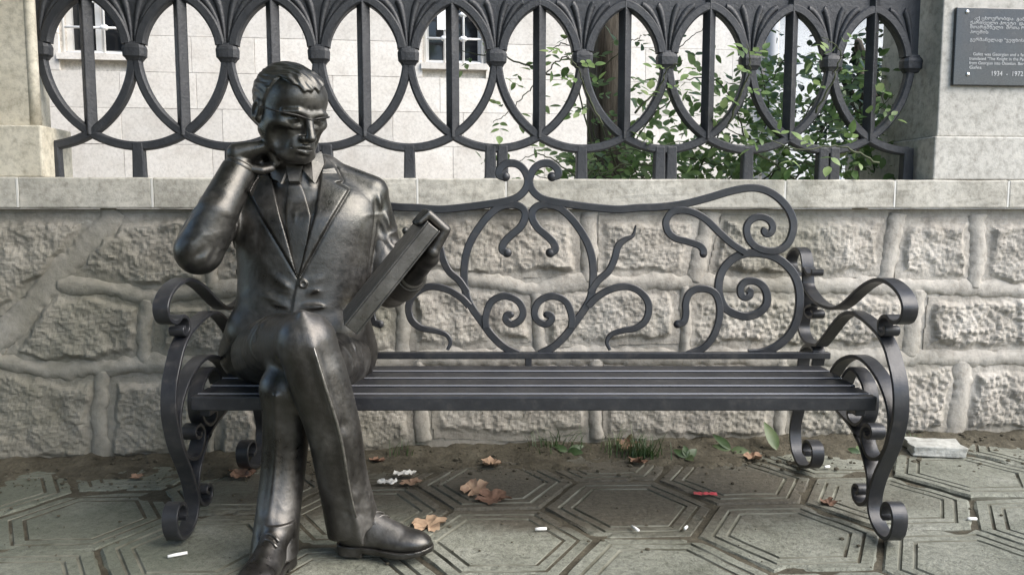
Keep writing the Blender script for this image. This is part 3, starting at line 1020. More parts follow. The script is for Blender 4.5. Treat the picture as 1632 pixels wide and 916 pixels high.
# ---- arm and leg bands, measured on the inner edge plane of the right arm
XA = 1.042; BW = 0.043; BT_ = 0.0055
def zA(x, y): return (1230 + x / 4.167, 380 + y / 4.167)
def zB(x, y): return (1300 + x / 4.822, 430 + y / 4.822)
def zC(x, y): return (1230 + x / 4.1625, 540 + y / 4.1625)
def zD(x, y): return (1310 + x / 4.1625, 660 + y / 4.1625)
arm_r = bpy.data.objects.new('arm_frame', None); link(arm_r, bench)
arm_l = bpy.data.objects.new('arm_frame', None); link(arm_l, bench)
def band(pts, name, thick=BT_, w=BW, x0=0.0, ground=False):
    path = [L(PX(px, py, XA)) for px, py in pts]
    if ground:
        for p in path: p.z = max(p.z, thick)
    path = catmull(path, 7)
    for p in path: p[0] = 0
    v, f = sweep(path, lambda i, n: rect_prof(-thick, thick, 0.0, w, 0.0015), side=(1, 0, 0))
    for (par, sx, xo) in ((arm_r, 1, XA - BO.x + x0), (arm_l, -1, -(XA - BO.x + x0))):
        vv = [(sx * p[0] + xo, p[1], p[2]) for p in v]
        ff = f if sx > 0 else [tuple(reversed(q)) for q in f]
        mesh_obj(name, vv, ff, M['bench_iron'], par)
upright = [zA(*p) for p in ((150,235),(130,240),(108,215),(92,165),(105,105),(145,68),(180,90),(196,160),(200,250),(203,340),(196,440),(180,520),(172,590),(188,650),(222,692),(265,705))] + \
          [zB(*p) for p in ((0,572),(60,498),(110,430),(160,370),(205,338),(255,328),(305,350),(355,385),(410,435),(470,502),(520,600),(555,722),(585,860))] + \
          [zC(*p) for p in ((805,400),(800,520),(780,620))] + [zD(*p) for p in ((425,205),(385,300),(345,390),(316,480),(301,560),(304,640),(326,720),(366,790),(412,822),(444,800),(461,740),(462,670),(442,606),(412,590),(390,620),(388,668),(402,692))]
band(upright, 'leg_band', ground=True)
upper = [zA(*p) for p in ((262,205),(258,235),(232,238),(214,210),(206,200),(200,255),(207,320),(240,375),(285,425),(335,452),(400,464))] + \
        [zB(*p) for p in ((182,270),(232,228),(292,170),(350,122),(415,86),(480,76),(545,102),(602,152),(641,212),(661,280),(656,340),(636,385),(600,404),(566,393),(535,358),(502,362),(478,400),(475,455),(495,492),(522,488),(528,455),(512,440))]
band(upper, 'arm_band')
band([zA(*p) for p in ((262,440),(225,455),(215,490),(235,520),(262,520),(270,495),(255,480))], 'scroll_roll', 0.005)
rear = [zA(*p) for p in ((262,840),(270,780),(262,730),(230,710),(195,730),(176,790),(168,860))] + [zC(*p) for p in ((172,260),(165,380),(140,470),(121,560),(117,640),(130,740),(165,825),(205,846),(245,838),(264,790),(262,725),(240,685),(216,678),(202,706),(204,750),(222,768))]
band(rear, 'leg_band', ground=True)
inner = [zC(*p) for p in ((320,330),(385,215),(430,152),(490,120),(540,117),(590,140),(640,190),(690,262),(730,350),(755,432),(768,520),(765,620),(745,710),(712,778),(670,796),(630,778),(602,720),(587,650),(592,600),(620,568),(650,590),(655,630),(635,655),(612,640),(615,615))]
band(inner, 'arm_scroll')
band([zC(*p) for p in ((450,290),(470,240),(510,197),(547,217),(580,270),(600,320),(612,400),(606,490),(585,545),(548,568),(514,545),(497,500),(500,470))], 'arm_scroll', x0=-0.0)
band([zC(*p) for p in ((395,440),(425,475),(500,560),(560,650))] + [zD(*p) for p in ((208,130),(238,190),(265,280),(288,370),(297,450),(294,540),(275,585),(238,596),(206,560),(196,505),(208,468),(232,480),(236,512),(220,522))], 'brace_band', ground=False)
# =================================================================== SCULPTING TOOLKIT (signed distances -> mesh)
def V3(p): return np.array(p, np.float32)
def s_cap(a, b, ra, rb):
    a, b = V3(a), V3(b); ab = b - a; L2 = float(ab @ ab) + 1e-9
    def f(p):
        q = p - a
        t_ = np.clip((q @ ab) / L2, 0, 1)
        return np.sqrt(((q - t_[:, None] * ab) ** 2).sum(1)) - (ra + (rb - ra) * t_)
    return f
def s_path(pts, rad):
    """tapered tube through several points"""
    fs = [s_cap(pts[i], pts[i + 1], rad[i], rad[i + 1]) for i in range(len(pts) - 1)]
    def f(p):
        d = fs[0](p)
        for g in fs[1:]: d = np.minimum(d, g(p))
        return d
    return f
def s_ell(c, r, rot=None):
    c, r = V3(c), V3(r)
    Rm = None if rot is None else np.array(rot, np.float32)
    def f(p):
        q = p - c
        if Rm is not None: q = q @ Rm.T
        k0 = np.sqrt(((q / r) ** 2).sum(1)); k1 = np.sqrt(((q / (r * r)) ** 2).sum(1)) + 1e-9
        return k0 * (k0 - 1) / k1
    return f
def s_box(c, h, rot=None, rnd=0.0):
    c, h = V3(c), V3(h)
    Rm = None if rot is None else np.array(rot, np.float32)
    def f(p):
        q = p - c
        if Rm is not None: q = q @ Rm.T
        q = np.abs(q) - (h - rnd)
        return np.sqrt((np.maximum(q, 0) ** 2).sum(1)) + np.minimum(q.max(1), 0) - rnd
    return f
def s_plane(pt, n):
    pt, n = V3(pt), V3(n); n = n / np.linalg.norm(n)
    return lambda p: (p - pt) @ n
def s_loft(zs, cx, cy, rx, ry, ex=2.4):
    """upright body of elliptical slices"""
    zz = np.linspace(zs[0], zs[-1], 60)
    order = np.argsort(zs)
    def smooth(a):
        pts = catmull([(z_, v_) for z_, v_ in zip(zs, a)], 10)
        pts = np.array(pts)
        return np.interp(zz, pts[:, 0], pts[:, 1])
    cx, cy, rx, ry = smooth(cx), smooth(cy), smooth(rx), smooth(ry)
    z0_, z1_ = zs[0], zs[-1]
    def f(p):
        zs = zz
        z = p[:, 2]
        X = (p[:, 0] - np.interp(z, zs, cx)); Y = (p[:, 1] - np.interp(z, zs, cy))
        a = np.interp(z, zs, rx); b = np.interp(z, zs, ry)
        k = (np.abs(X / a) ** ex + np.abs(Y / b) ** ex) ** (1 / ex)
        d = (k - 1) * np.minimum(a, b)
        return np.maximum(d, np.maximum(zs[0] - z, z - zs[-1])).astype(np.float32)
    return f
def smin(a, b, k):
    if k <= 0: return np.minimum(a, b)
    h = np.maximum(k - np.abs(a - b), 0) / k
    return np.minimum(a, b) - h * h * k * 0.25
def smax(a, b, k): return -smin(-a, -b, k)
class Sculpt:
    def __init__(self): self.ops = []
    def u(self, f, k=0.0): self.ops.append(('u', f, k)); return self
    def s(self, f, k=0.0): self.ops.append(('s', f, k)); return self
    def i(self, f, k=0.0): self.ops.append(('i', f, k)); return self
    def fold(self, a, b, w, A, fade=True):            # ridge (A > 0) or groove (A < 0) along a line
        a, b = V3(a), V3(b); ab = b - a; L2 = float(ab @ ab) + 1e-9
        def g(p):
            q = p - a; t_ = np.clip((q @ ab) / L2, 0, 1)
            return np.sqrt(((q - t_[:, None] * ab) ** 2).sum(1))
        def amp(p):                        # dies out towards both ends
            t_ = np.clip(((p - a) @ ab) / L2, 0, 1)
            return np.minimum(1.0, 3.2 * np.minimum(t_, 1 - t_) + (0.0 if fade else 1.0))
        self.ops.append(('f', g, (w, A, amp))); return self
    def wrinkle(self, a, b, rmax, A, lam, twist, seed, t0=0.0, t1=1.0):
        a, b = V3(a), V3(b); ab = b - a; L2 = float(ab @ ab); L1 = math.sqrt(L2); ax = ab / L1
        e1 = np.cross(ax, V3((0, 1, 0.2))); e1 /= np.linalg.norm(e1); e2 = np.cross(ax, e1)
        def f(p, d):
            q = p - a; t_ = (q @ ab) / L2
            m = (t_ > t0 - 0.05) & (t_ < t1 + 0.05)
            if not m.any(): return d
            q = q[m]; tm = t_[m]
            x, y = q @ e1, q @ e2
            rr = np.hypot(x, y)
            phi = np.arctan2(y, x)
            win = np.clip((tm - t0) / 0.12, 0, 1) * np.clip((t1 - tm) / 0.12, 0, 1) * np.clip((rmax * 1.7 - rr) / (rmax * 0.4), 0, 1)
            s = tm * L1 / lam + twist * np.sin(phi + seed) + 0.35 * np.sin(2 * phi + seed * 1.7) + 0.3 * np.sin(tm * 9 + 3 * phi + seed)
            rd = (1 - np.abs(np.sin(np.pi * s))) ** 1.8
            loc = 0.45 + 0.55 * np.sin(phi * 1.0 + 2.2 * np.sin(tm * 5 + seed) + seed * 2.3)
            d = d.copy(); d[m] -= (A * rd * win * np.clip(loc, 0, 1)).astype(np.float32)
            return d
        self.ops.append(('d', f, 0)); return self
    def disp(self, fn): self.ops.append(('d', fn, 0)); return self
    def eval(self, p, act=None):
        d = np.full(len(p), 1e3, np.float32)
        for j, (kd, f, k) in enumerate(self.ops):
            if act is not None and not act[j]: continue
            if kd == 'u': d = smin(d, f(p), k)
            elif kd == 's': d = smax(d, -f(p), k)
            elif kd == 'i': d = smax(d, f(p), k)
            elif kd == 'f':
                w, A, amp = k
                d = d - (A * amp(p) * np.exp(-(f(p) / w) ** 2)).astype(np.float32)
            else: d = f(p, d)
        return d
    def mesh(self, lo, hi, h, B=20):
        lo, hi = V3(lo), V3(hi)
        nb = np.ceil((hi - lo) / (h * B)).astype(int)
        I = np.stack(np.meshgrid(*[np.arange(n) for n in nb], indexing='ij'), -1).reshape(-1, 3)
        cen = lo + (I + 0.5) * (B * h)
        Rb = B * h * 0.88
        acts = []
        for (kd, f, k) in self.ops:
            if kd in 'us': acts.append(f(cen) < Rb * 1.25 + k + 0.02)
            elif kd == 'f': acts.append(f(cen) < Rb + 3 * k[0])
            else: acts.append(np.ones(len(cen), bool))
        acts = np.array(acts).T
        isu = np.array([o[0] == 'u' for o in self.ops])
        cand = (acts & isu).any(1)
        dcen = np.full(len(cen), 1e3, np.float32)
        dcen[cand] = self.eval(cen[cand].astype(np.float32))
        cand &= (dcen < Rb * 1.4 + 0.03) & (dcen > -(Rb * 1.4 + 0.03))
        ax = np.arange(B + 2)
        G = np.stack(np.meshgrid(ax, ax, ax, indexing='ij'), -1).reshape(-1, 3)
        n1 = B + 2
        N = (nb * B + 4).astype(np.int64)
        allV, allK, allQ = [], [], []
        offs = np.array([[0,0,0],[1,0,0],[0,1,0],[1,1,0],[0,0,1],[1,0,1],[0,1,1],[1,1,1]])
        edges_ = [(0,1),(2,3),(4,5),(6,7),(0,2),(1,3),(4,6),(5,7),(0,4),(1,5),(2,6),(3,7)]
        for b in np.nonzero(cand)[0]:
            base = I[b] * B
            p = (lo + (base + G) * h).astype(np.float32)
            d = self.eval(p, acts[b]).reshape(n1, n1, n1)
            if d.min() > 0 or d.max() < 0: continue
            dc = d
            C = B                               # cells owned: 0..B-1
            corner = np.stack([dc[o[0]:o[0] + C, o[1]:o[1] + C, o[2]:o[2] + C] for o in offs], -1)
            neg = corner < 0
            cnt = neg.sum(-1)
            m = (cnt > 0) & (cnt < 8)
            ci = np.argwhere(m)
            if len(ci):
                cv = corner[m]
                acc = np.zeros((len(ci), 3)); w = np.zeros(len(ci))
                for (e0, e1) in edges_:
                    a, c_ = cv[:, e0], cv[:, e1]
                    x = (a < 0) != (c_ < 0)
                    tt = np.where(x, a / np.where(x, a - c_, 1), 0)
                    pt = offs[e0] + tt[:, None] * (offs[e1] - offs[e0])
                    acc += pt * x[:, None]; w += x
                pos = lo + (base + ci + acc / w[:, None]) * h
                gi = base + ci + 1
                allV.append(pos); allK.append((gi[:, 0] * N[1] + gi[:, 1]) * N[2] + gi[:, 2])
            # quads round each crossed grid edge owned by this block
            s = dc[:C, :C, :C] < 0
            for axi in range(3):
                sh = [0, 0, 0]; sh[axi] = 1
                s2 = dc[sh[0]:sh[0] + C, sh[1]:sh[1] + C, sh[2]:sh[2] + C] < 0
                e = np.argwhere(s != s2)
                if not len(e): continue
                flip = s[tuple(e.T)]
                a1, a2 = (axi + 1) % 3, (axi + 2) % 3
                gi = base + e + 1
                q = []
                for (o1, o2) in ((0, 0), (-1, 0), (-1, -1), (0, -1)):
                    gg = gi.copy(); gg[:, a1] += o1; gg[:, a2] += o2
                    q.append((gg[:, 0] * N[1] + gg[:, 1]) * N[2] + gg[:, 2])
                q = np.stack(q, 1)
                q[~flip] = q[~flip][:, ::-1]
                allQ.append(q)
        Vv = np.concatenate(allV); K = np.concatenate(allK); Q = np.concatenate(allQ)
        o = np.argsort(K); K = K[o]; Vv = Vv[o]
        ix = np.searchsorted(K, Q); ix = np.clip(ix, 0, len(K) - 1)
        ok = (K[ix] == Q).all(1)
        return Vv, ix[ok]
    def build(self, name, lo, hi, h, mat, parent, smooth_iter=1):
        Vv, Q = self.mesh(lo, hi, h)
        for _ in range(smooth_iter):            # light relaxation takes the grid marks out
            acc = np.zeros_like(Vv); cn = np.zeros(len(Vv))
            for k in range(4):
                np.add.at(acc, Q[:, k], Vv[Q[:, (k + 1) % 4]]); np.add.at(cn, Q[:, k], 1)
                np.add.at(acc, Q[:, k], Vv[Q[:, (k + 3) % 4]]); np.add.at(cn, Q[:, k], 1)
            cn = np.maximum(cn, 1)
            Vv = 0.5 * Vv + 0.5 * acc / cn[:, None]
        me = bpy.data.meshes.new(name)
        me.vertices.add(len(Vv)); me.vertices.foreach_set('co', Vv.astype(np.float32).ravel())
        me.loops.add(len(Q) * 4); me.loops.foreach_set('vertex_index', Q.astype(np.int32).ravel())
        me.polygons.add(len(Q)); me.polygons.foreach_set('loop_start', np.arange(len(Q), dtype=np.int32) * 4)
        me.polygons.foreach_set('use_smooth', np.ones(len(Q), bool))
        me.update(calc_edges=True); me.validate()
        me.materials.append(mat)
        ob = bpy.data.objects.new(name, me)
        return link(ob, parent)
def proj(p):                                    # where sculpt points fall in the photograph's measure
    dx, dy, dz = p[:, 0], p[:, 1], p[:, 2] - CAM_H
    zc = dy * CP - dz * SP
    return np.stack([W0 / 2 + FPX * dx / zc, H0 / 2 - FPX * (dy * SP + dz * CP) / zc], 1)
# =================================================================== STATUE
t = NT('dark patinated bronze')
n1 = t.noise(7, 6, 0.6, 0.3); n2 = t.noise(55, 6, 0.65); n3 = t.noise(260, 4, 0.6); n4 = t.noise(2.2, 4, 0.5)
c = t.ramp(n1, [(0.3, (0.055, 0.051, 0.046)), (0.55, (0.115, 0.109, 0.101)), (0.78, (0.215, 0.205, 0.19))])
geo = t.n('ShaderNodeNewGeometry')
worn = t.ramp(geo.outputs['Pointiness'], [(0.53, (0, 0, 0)), (0.64, (0.4,) * 3)])
c = t.mix(0.5, c, t.ramp(n2, [(0.3, (0.55,) * 3), (0.6, (1, 1, 1)), (0.85, (1.25, 1.22, 1.15))]), 'MULTIPLY')
c = t.mix(worn, c, (0.34, 0.32, 0.29))
rg = t.ramp(t.math('ADD', t.math('MULTIPLY', n1, 0.6), t.math('MULTIPLY', n2, 0.4)), [(0.38, (0.27,) * 3), (0.62, (0.56,) * 3)])
b1 = t.bump(n2, 0.22, 0.005); b2 = t.bump(n3, 0.22, 0.002, b1)
# dusty, greenish film settled in patches
film = t.ramp(n4, [(0.45, (0, 0, 0)), (0.7, (0.35,) * 3)])
c = t.mix(film, c, (0.12, 0.125, 0.11))
M['bronze'] = t.done(c, rg, 0.88, b2, 0.5)
t = NT('dull bronze wire'); M['bronze_wire'] = t.done((0.05, 0.048, 0.045), 0.55, 0.7)

ST = Vector((-0.62, 2.5, 0.0))
statue = empty('seated_statue', (0, 0, 0), 0, 'dark bronze statue of a man in a suit sitting cross-legged with hand at his neck', 'statue')
SEAT_Z = seat_z + 0.006
# ------------------------------------------------ common measures
shR, elR, wrR = P(370, 312, 2.61), P(317, 400, 2.36), P(381, 271, 2.44)
shL, elL, wrL = P(588, 324, 2.64), P(622, 458, 2.62), P(656, 440, 2.40)
hipR, knR = P(424, 562, 2.50), P(488, 543, 2.04)
hipL, knL = P(541, 572, 2.52), P(457, 616, 2.13)
zrow = lambda py, y=2.56: P(816, py, y).z
xcol = lambda px, y=2.56: P(px, 330, y).x
tz = [zrow(610), zrow(570), zrow(530), zrow(490), zrow(450), zrow(400), zrow(350), zrow(315), zrow(292), zrow(276)]
def mid(a, b): return [xcol((p + q) / 2) for p, q in zip(a, b)]
Lx = [372, 366, 364, 370, 374, 372, 366, 372, 396, 424]
Rx = [580, 582, 584, 580, 584, 592, 600, 596, 566, 532]
tcx = mid(Lx, Rx)
trx = [(q - p) / 2 * 2.56 / FPX for p, q in zip(Lx, Rx)]
tcy = [2.59, 2.59, 2.585, 2.585, 2.59, 2.60, 2.61, 2.62, 2.625, 2.63]
tryy = [0.13, 0.145, 0.15, 0.145, 0.14, 0.145, 0.145, 0.125, 0.105, 0.09]
def torso(off=0.0):
    return s_loft(np.array(tz), np.array(tcx), np.array(tcy), np.array(trx) + off, np.array(tryy) + off, 2.35)
def pmask(poly):                                # distance (metres, negative inside) to an outline on the chest
    poly = np.array(poly, float)
    lo_, hi_ = poly.min(0) - 14, poly.max(0) + 14
    def f(p):
        out = np.full(len(p), 0.025, np.float32)
        q = proj(p)
        m = (q[:, 0] > lo_[0]) & (q[:, 0] < hi_[0]) & (q[:, 1] > lo_[1]) & (q[:, 1] < hi_[1]) & (p[:, 1] < 2.64)
        if m.any(): out[m] = -poly_sd(q[m], poly) * (2.46 / FPX)
        return out
    return f
neck_b = P(480, 290, 2.625)
# ------------------------------------------------ head frame
HS_ = 1.175
yaw, pit, rol = R(44), R(17), R(-1)
Fd = np.array((math.sin(yaw) * math.cos(pit), -math.cos(yaw) * math.cos(pit), -math.sin(pit)))
Ld = np.array((math.cos(yaw), math.sin(yaw), 0.0))
Ud = np.cross(Fd, Ld)
Ld, Ud = Ld * math.cos(rol) + Ud * math.sin(rol), Ud * math.cos(rol) - Ld * math.sin(rol)
HCn = np.array(P(462, 182, 2.50))
HX, HZ = 1.05, 0.96                             # a broad, short head
HM = np.stack([Ld / HX, Fd, Ud / HZ]).astype(np.float32)
def hp(x, f, z): return Vector(HCn + HS_ * (Ld * x * HX + Fd * f + Ud * z * HZ))
def H(fn):                                      # primitive given in head measure
    c0 = HCn.astype(np.float32)
    return lambda p: fn(((p - c0) @ HM.T) / HS_) * HS_
B_ = Sculpt()
u, s_, fo = B_.u, B_.s, B_.fold
# skull and face
u(H(s_ell((0, -0.014, 0.042), (0.077, 0.100, 0.083))))
u(H(s_ell((0, 0.026, 0.030), (0.066, 0.070, 0.078))), 0.02)
u(H(s_ell((0, 0.028, -0.042), (0.065, 0.061, 0.068))), 0.03)
u(H(s_ell((0, 0.050, 0.058), (0.058, 0.046, 0.050))), 0.03)
u(H(s_cap((-0.012, 0.070, -0.096), (0.012, 0.070, -0.096), 0.020, 0.020)), 0.03)
for sgn in (-1, 1):
    u(H(s_cap((sgn * 0.055, 0.000, -0.046), (sgn * 0.033, 0.055, -0.090), 0.020, 0.018)), 0.03)
    u(H(s_ell((sgn * 0.048, 0.056, -0.014), (0.019, 0.024, 0.017))), 0.03)
    s_(H(s_ell((sgn * 0.032, 0.103, 0.000), (0.0195, 0.021, 0.0135))), 0.010)
    u(H(s_ell((sgn * 0.032, 0.0755, -0.002), (0.0155, 0.0135, 0.0115))), 0.002)
    u(H(s_ell((sgn * 0.050, 0.022, -0.016), (0.020, 0.040, 0.042))), 0.03)
    u(H(s_path([(sgn * 0.008, 0.096, 0.020), (sgn * 0.030, 0.095, 0.0255), (sgn * 0.056, 0.074, 0.018)], [0.0075, 0.0085, 0.007])), 0.010)
    u(H(s_path([(sgn * 0.017, 0.085, 0.001), (sgn * 0.031, 0.0885, 0.0065), (sgn * 0.047, 0.077, 0.000)], [0.0032, 0.0044, 0.0032])), 0.002)
    u(H(s_path([(sgn * 0.017, 0.084, -0.006), (sgn * 0.031, 0.0855, -0.0115), (sgn * 0.047, 0.075, -0.006)], [0.0030, 0.0040, 0.0030])), 0.002)
    u(H(s_path([(sgn * 0.018, 0.086, -0.016), (sgn * 0.032, 0.084, -0.020), (sgn * 0.045, 0.074, -0.014)], [0.004, 0.005, 0.004])), 0.008)
    fo(hp(sgn * 0.018, 0.094, -0.026), hp(sgn * 0.046, 0.076, -0.024), 0.006, -0.003)
u(H(s_path([(0, 0.092, 0.016), (0, 0.106, -0.010), (0, 0.120, -0.036)], [0.0095, 0.0095, 0.0120])), 0.012)
for sgn in (-1, 1):
    u(H(s_ell((sgn * 0.0135, 0.104, -0.0405), (0.009, 0.011, 0.0085))), 0.008)
    fo(hp(sgn * 0.021, 0.103, -0.038), hp(sgn * 0.036, 0.086, -0.078), 0.007, -0.005)
u(H(s_ell((0, 0.080, -0.066), (0.032, 0.020, 0.024))), 0.02)
u(H(s_path([(-0.026, 0.086, -0.0705), (-0.008, 0.1005, -0.0625), (0, 0.1, -0.064), (0.008, 0.1005, -0.0625), (0.026, 0.086, -0.0705)], [0.0035, 0.0052, 0.005, 0.0052, 0.0035])), 0.005)
u(H(s_path([(-0.021, 0.087, -0.075), (0, 0.0985, -0.0785), (0.021, 0.087, -0.075)], [0.005, 0.0068, 0.005])), 0.006)
s_(H(s_path([(-0.029, 0.086, -0.0705), (0, 0.1065, -0.0703), (0.029, 0.086, -0.0705)], [0.0016, 0.0024, 0.0016])), 0.003)
fo(hp(-0.018, 0.092, -0.0875), hp(0.018, 0.092, -0.0875), 0.007, -0.004)
for zz, ff in ((0.052, 0.0955), (0.066, 0.092)):
    fo(hp(-0.04, ff - 0.004, zz), hp(0.04, ff - 0.004, zz), 0.004, -0.0012)
for sgn in (-1, 1):
    fo(hp(sgn * 0.006, 0.098, 0.030), hp(sgn * 0.008, 0.097, 0.044), 0.0045, -0.003)
for sgn in (-1, 1):
    s_(H(s_ell((sgn * 0.056, 0.066, -0.052), (0.012, 0.016, 0.024))), 0.03)
    fo(hp(sgn * 0.05, 0.07, 0.002), hp(sgn * 0.064, 0.05, 0.008), 0.003, -0.0015)
    fo(hp(sgn * 0.05, 0.07, -0.006), hp(sgn * 0.064, 0.05, -0.010), 0.003, -0.0015)
# ears
for sgn in (-1, 1):
    er = np.array(Matrix.Rotation(R(14), 3, 'X'))
    u(H(s_ell((sgn * 0.080, -0.014, 0.000), (0.010, 0.0205, 0.033), er)), 0.006)
    s_(H(s_ell((sgn * 0.091, -0.010, 0.004), (0.009, 0.0115, 0.021), er)), 0.004)
    u(H(s_ell((sgn * 0.079, -0.004, -0.020), (0.008, 0.010, 0.011))), 0.006)
# neck
u(s_cap(hp(0, -0.022, -0.05), neck_b, 0.066, 0.074), 0.03)
u(s_cap(hp(0, 0.0, -0.075), P(484, 290, 2.60), 0.045, 0.055), 0.03)
# hair: short, brushed across, with a high hairline
_h1 = H(s_ell((0, -0.016, 0.044), (0.0825, 0.1040, 0.0895))); _h2 = H(s_ell((0, 0.026, 0.034), (0.070, 0.074, 0.086))); _h3 = H(s_ell((0, 0.050, 0.062), (0.062, 0.050, 0.056)))
hair_base = lambda p: smin(smin(_h1(p), _h2(p), 0.02), _h3(p), 0.03)
def hair_cut(p):
    q = ((p - HCn.astype(np.float32)) @ HM.T) / HS_
    x, f, z = q[:, 0], q[:, 1], q[:, 2]
    ax = np.abs(x + 0.010)
    d_top = 0.081 + 0.9 * np.maximum(ax - 0.024, 0) + 0.004 * np.sin(x * 150 + 1.0) + 0.003 * np.sin(x * 330) - z
    d_side = (f - 0.010 - 0.25 * (z - 0.02)) / 1.05
    d1 = np.minimum(d_top, d_side)
    d2 = (-0.050 - 0.25 * (f + 0.03)) - z
    return (np.maximum(d1, d2) * HS_).astype(np.float32)
def hair(p):
    q = ((p - HCn.astype(np.float32)) @ HM.T) / HS_
    x, f, z = q[:, 0], q[:, 1], q[:, 2]
    w1 = 2.2 * np.sin(f * 38 + z * 31 + x * 14) + 1.3 * np.sin(z * 77 - f * 52)
    a = np.sin((x * 0.8 + z * 0.7) * 330 + w1) * 0.5 + np.sin((x * 0.6 - f * 0.25 + z * 0.8) * 560 + 1.7 * w1) * 0.35
    tuft = np.exp(-((f - 0.062) / 0.022) ** 2) * (z > 0.07) * (0.7 + 0.3 * np.sin(x * 190 + f * 90))
    d = hair_base(p) - ((0.0015 * a + 0.0035 * tuft) * HS_).astype(np.float32)
    return smax(d, hair_cut(p), 0.004)
u(hair, 0.004)
# hidden body under the clothes
u(s_cap(P(480, 330, 2.63), P(476, 540, 2.61), 0.10, 0.10), 0.02)
u(s_path([P(440, 315, 2.63), shR, elR, wrR], [0.05, 0.05, 0.042, 0.034]), 0.01)
u(s_path([P(520, 315, 2.63), shL, elL, wrL], [0.05, 0.045, 0.04, 0.034]), 0.01)
anR, anL = P(568, 850, 2.16), P(435, 905, 2.06)
u(s_path([P(445, 560, 2.58), hipR, knR, P(533, 690, 2.10), anR], [0.06, 0.07, 0.05, 0.04, 0.035]), 0.01)
u(s_path([P(520, 565, 2.58), hipL, knL, P(455, 720, 2.155), P(444, 810, 2.12), anL], [0.06, 0.07, 0.045, 0.036, 0.036, 0.033]), 0.01)
# his right hand: loosely closed, back of the hand up, knuckles against the neck
kn = [P(427, 233, 2.455), P(433, 234, 2.487), P(434, 240, 2.517), P(431, 247, 2.543)]
wq = P(381, 250, 2.455)
for i, k_ in enumerate(kn):
    w_i = wq + Vector((0.0, 0.010 * (i - 1.5), 0.006 * (1.5 - i)))
    u(s_cap(w_i, k_, 0.030, 0.0190), 0.014)
    p1 = k_ + Vector((0.018, 0.016, -0.046 + 0.003 * i))
    p2 = p1 + Vector((-0.034, 0.012, -0.014))
    p3 = p2 + Vector((-0.022, 0.004, 0.014))
    u(s_path([k_, p1, p2, p3], [0.0155, 0.0135, 0.012, 0.010]), 0.005)
u(s_path([wq + Vector((0.01, -0.022, -0.016)), P(400, 270, 2.435), P(418, 272, 2.44), P(433, 268, 2.455)], [0.02, 0.016, 0.0135, 0.011]), 0.008)
# ------------------------------------------------ book frame (needed for the left hand)
bkB, bkT = P(548, 518, 2.165), P(681, 352, 2.205)         # upper near edge, bottom and top end
ax_a = (bkT - bkB).normalized()
wdir = Vector((0, 1, 0)); n_up = Vector((-ax_a.z, 0, ax_a.x)).normalized()
if n_up.x > 0: n_up = -n_up
ax_w = (wdir * math.cos(R(11)) + n_up * math.sin(R(11))); ax_w = (ax_w - ax_a * ax_w.dot(ax_a)).normalized()
ax_n = ax_a.cross(ax_w).normalized()
if ax_n.z < 0: ax_n = -ax_n
BL, BWd, BTk = (bkT - bkB).length, 0.235, 0.046
def bk(a, w, n): return bkB + ax_a * a + ax_w * w + ax_n * n     # n measured up from the top cover (negative = into the book)
# his left hand: palm under the book, four fingers over its top end
palm = bk(BL - 0.075, 0.11, -BTk - 0.030)
u(s_cap(wrL, palm, 0.034, 0.032), 0.015)
for i in range(4):
    w_ = 0.022 + 0.030 * i
    k0 = bk(BL - 0.055, w_ + 0.012, -BTk - 0.024)
    k1 = bk(BL + 0.014, w_ + 0.004, -BTk - 0.012)
    k2 = bk(BL + 0.018, w_, 0.006)
    k3 = bk(BL - 0.014 - 0.006 * (i % 2), w_ - 0.004, 0.011)
    u(s_path([palm, k0], [0.028, 0.019]), 0.014)
    u(s_path([k0, k1, k2, k3], [0.0160, 0.0138, 0.0118, 0.0092]), 0.003)
u(s_path([palm + (wrL - palm) * 0.4, bk(BL - 0.13, 0.16, -BTk - 0.028), bk(BL - 0.07, BWd + 0.012, -BTk - 0.012), bk(BL - 0.055, BWd + 0.012, 0.002)], [0.022, 0.018, 0.014, 0.011]), 0.008)
B_.build('body', (-1.02, 1.9, 0.0), (-0.15, 2.82, 1.45), 0.0026, M['bronze'], statue, 2)

# ------------------------------------------------ spectacles with a heavy brow line
sp = []
v_all, f_all = [], []
def add_tube(pts, r, seg=8):
    global v_all, f_all
    v, f = tube([hp(*p) for p in pts], r, seg)
    o = len(v_all); v_all += v; f_all += [tuple(i + o for i in q) for q in f]
for sgn in (-1, 1):
    add_tube([(sgn * 0.084, -0.020, 0.012), (sgn * 0.079, 0.02, 0.013), (sgn * 0.071, 0.058, 0.015), (sgn * 0.064, 0.078, 0.016)], 0.0021)
    add_tube([(sgn * 0.066, 0.074, 0.016), (sgn * 0.057, 0.085, 0.0165), (sgn * 0.034, 0.0985, 0.0165), (sgn * 0.008, 0.1045, 0.011)], [0.0026, 0.0032, 0.0032, 0.0026])
add_tube([(-0.010, 0.104, 0.011), (0, 0.1065, 0.009), (0.010, 0.104, 0.011)], 0.0025)
mesh_obj('spectacles', v_all, f_all, M['bronze_wire'], statue, True)

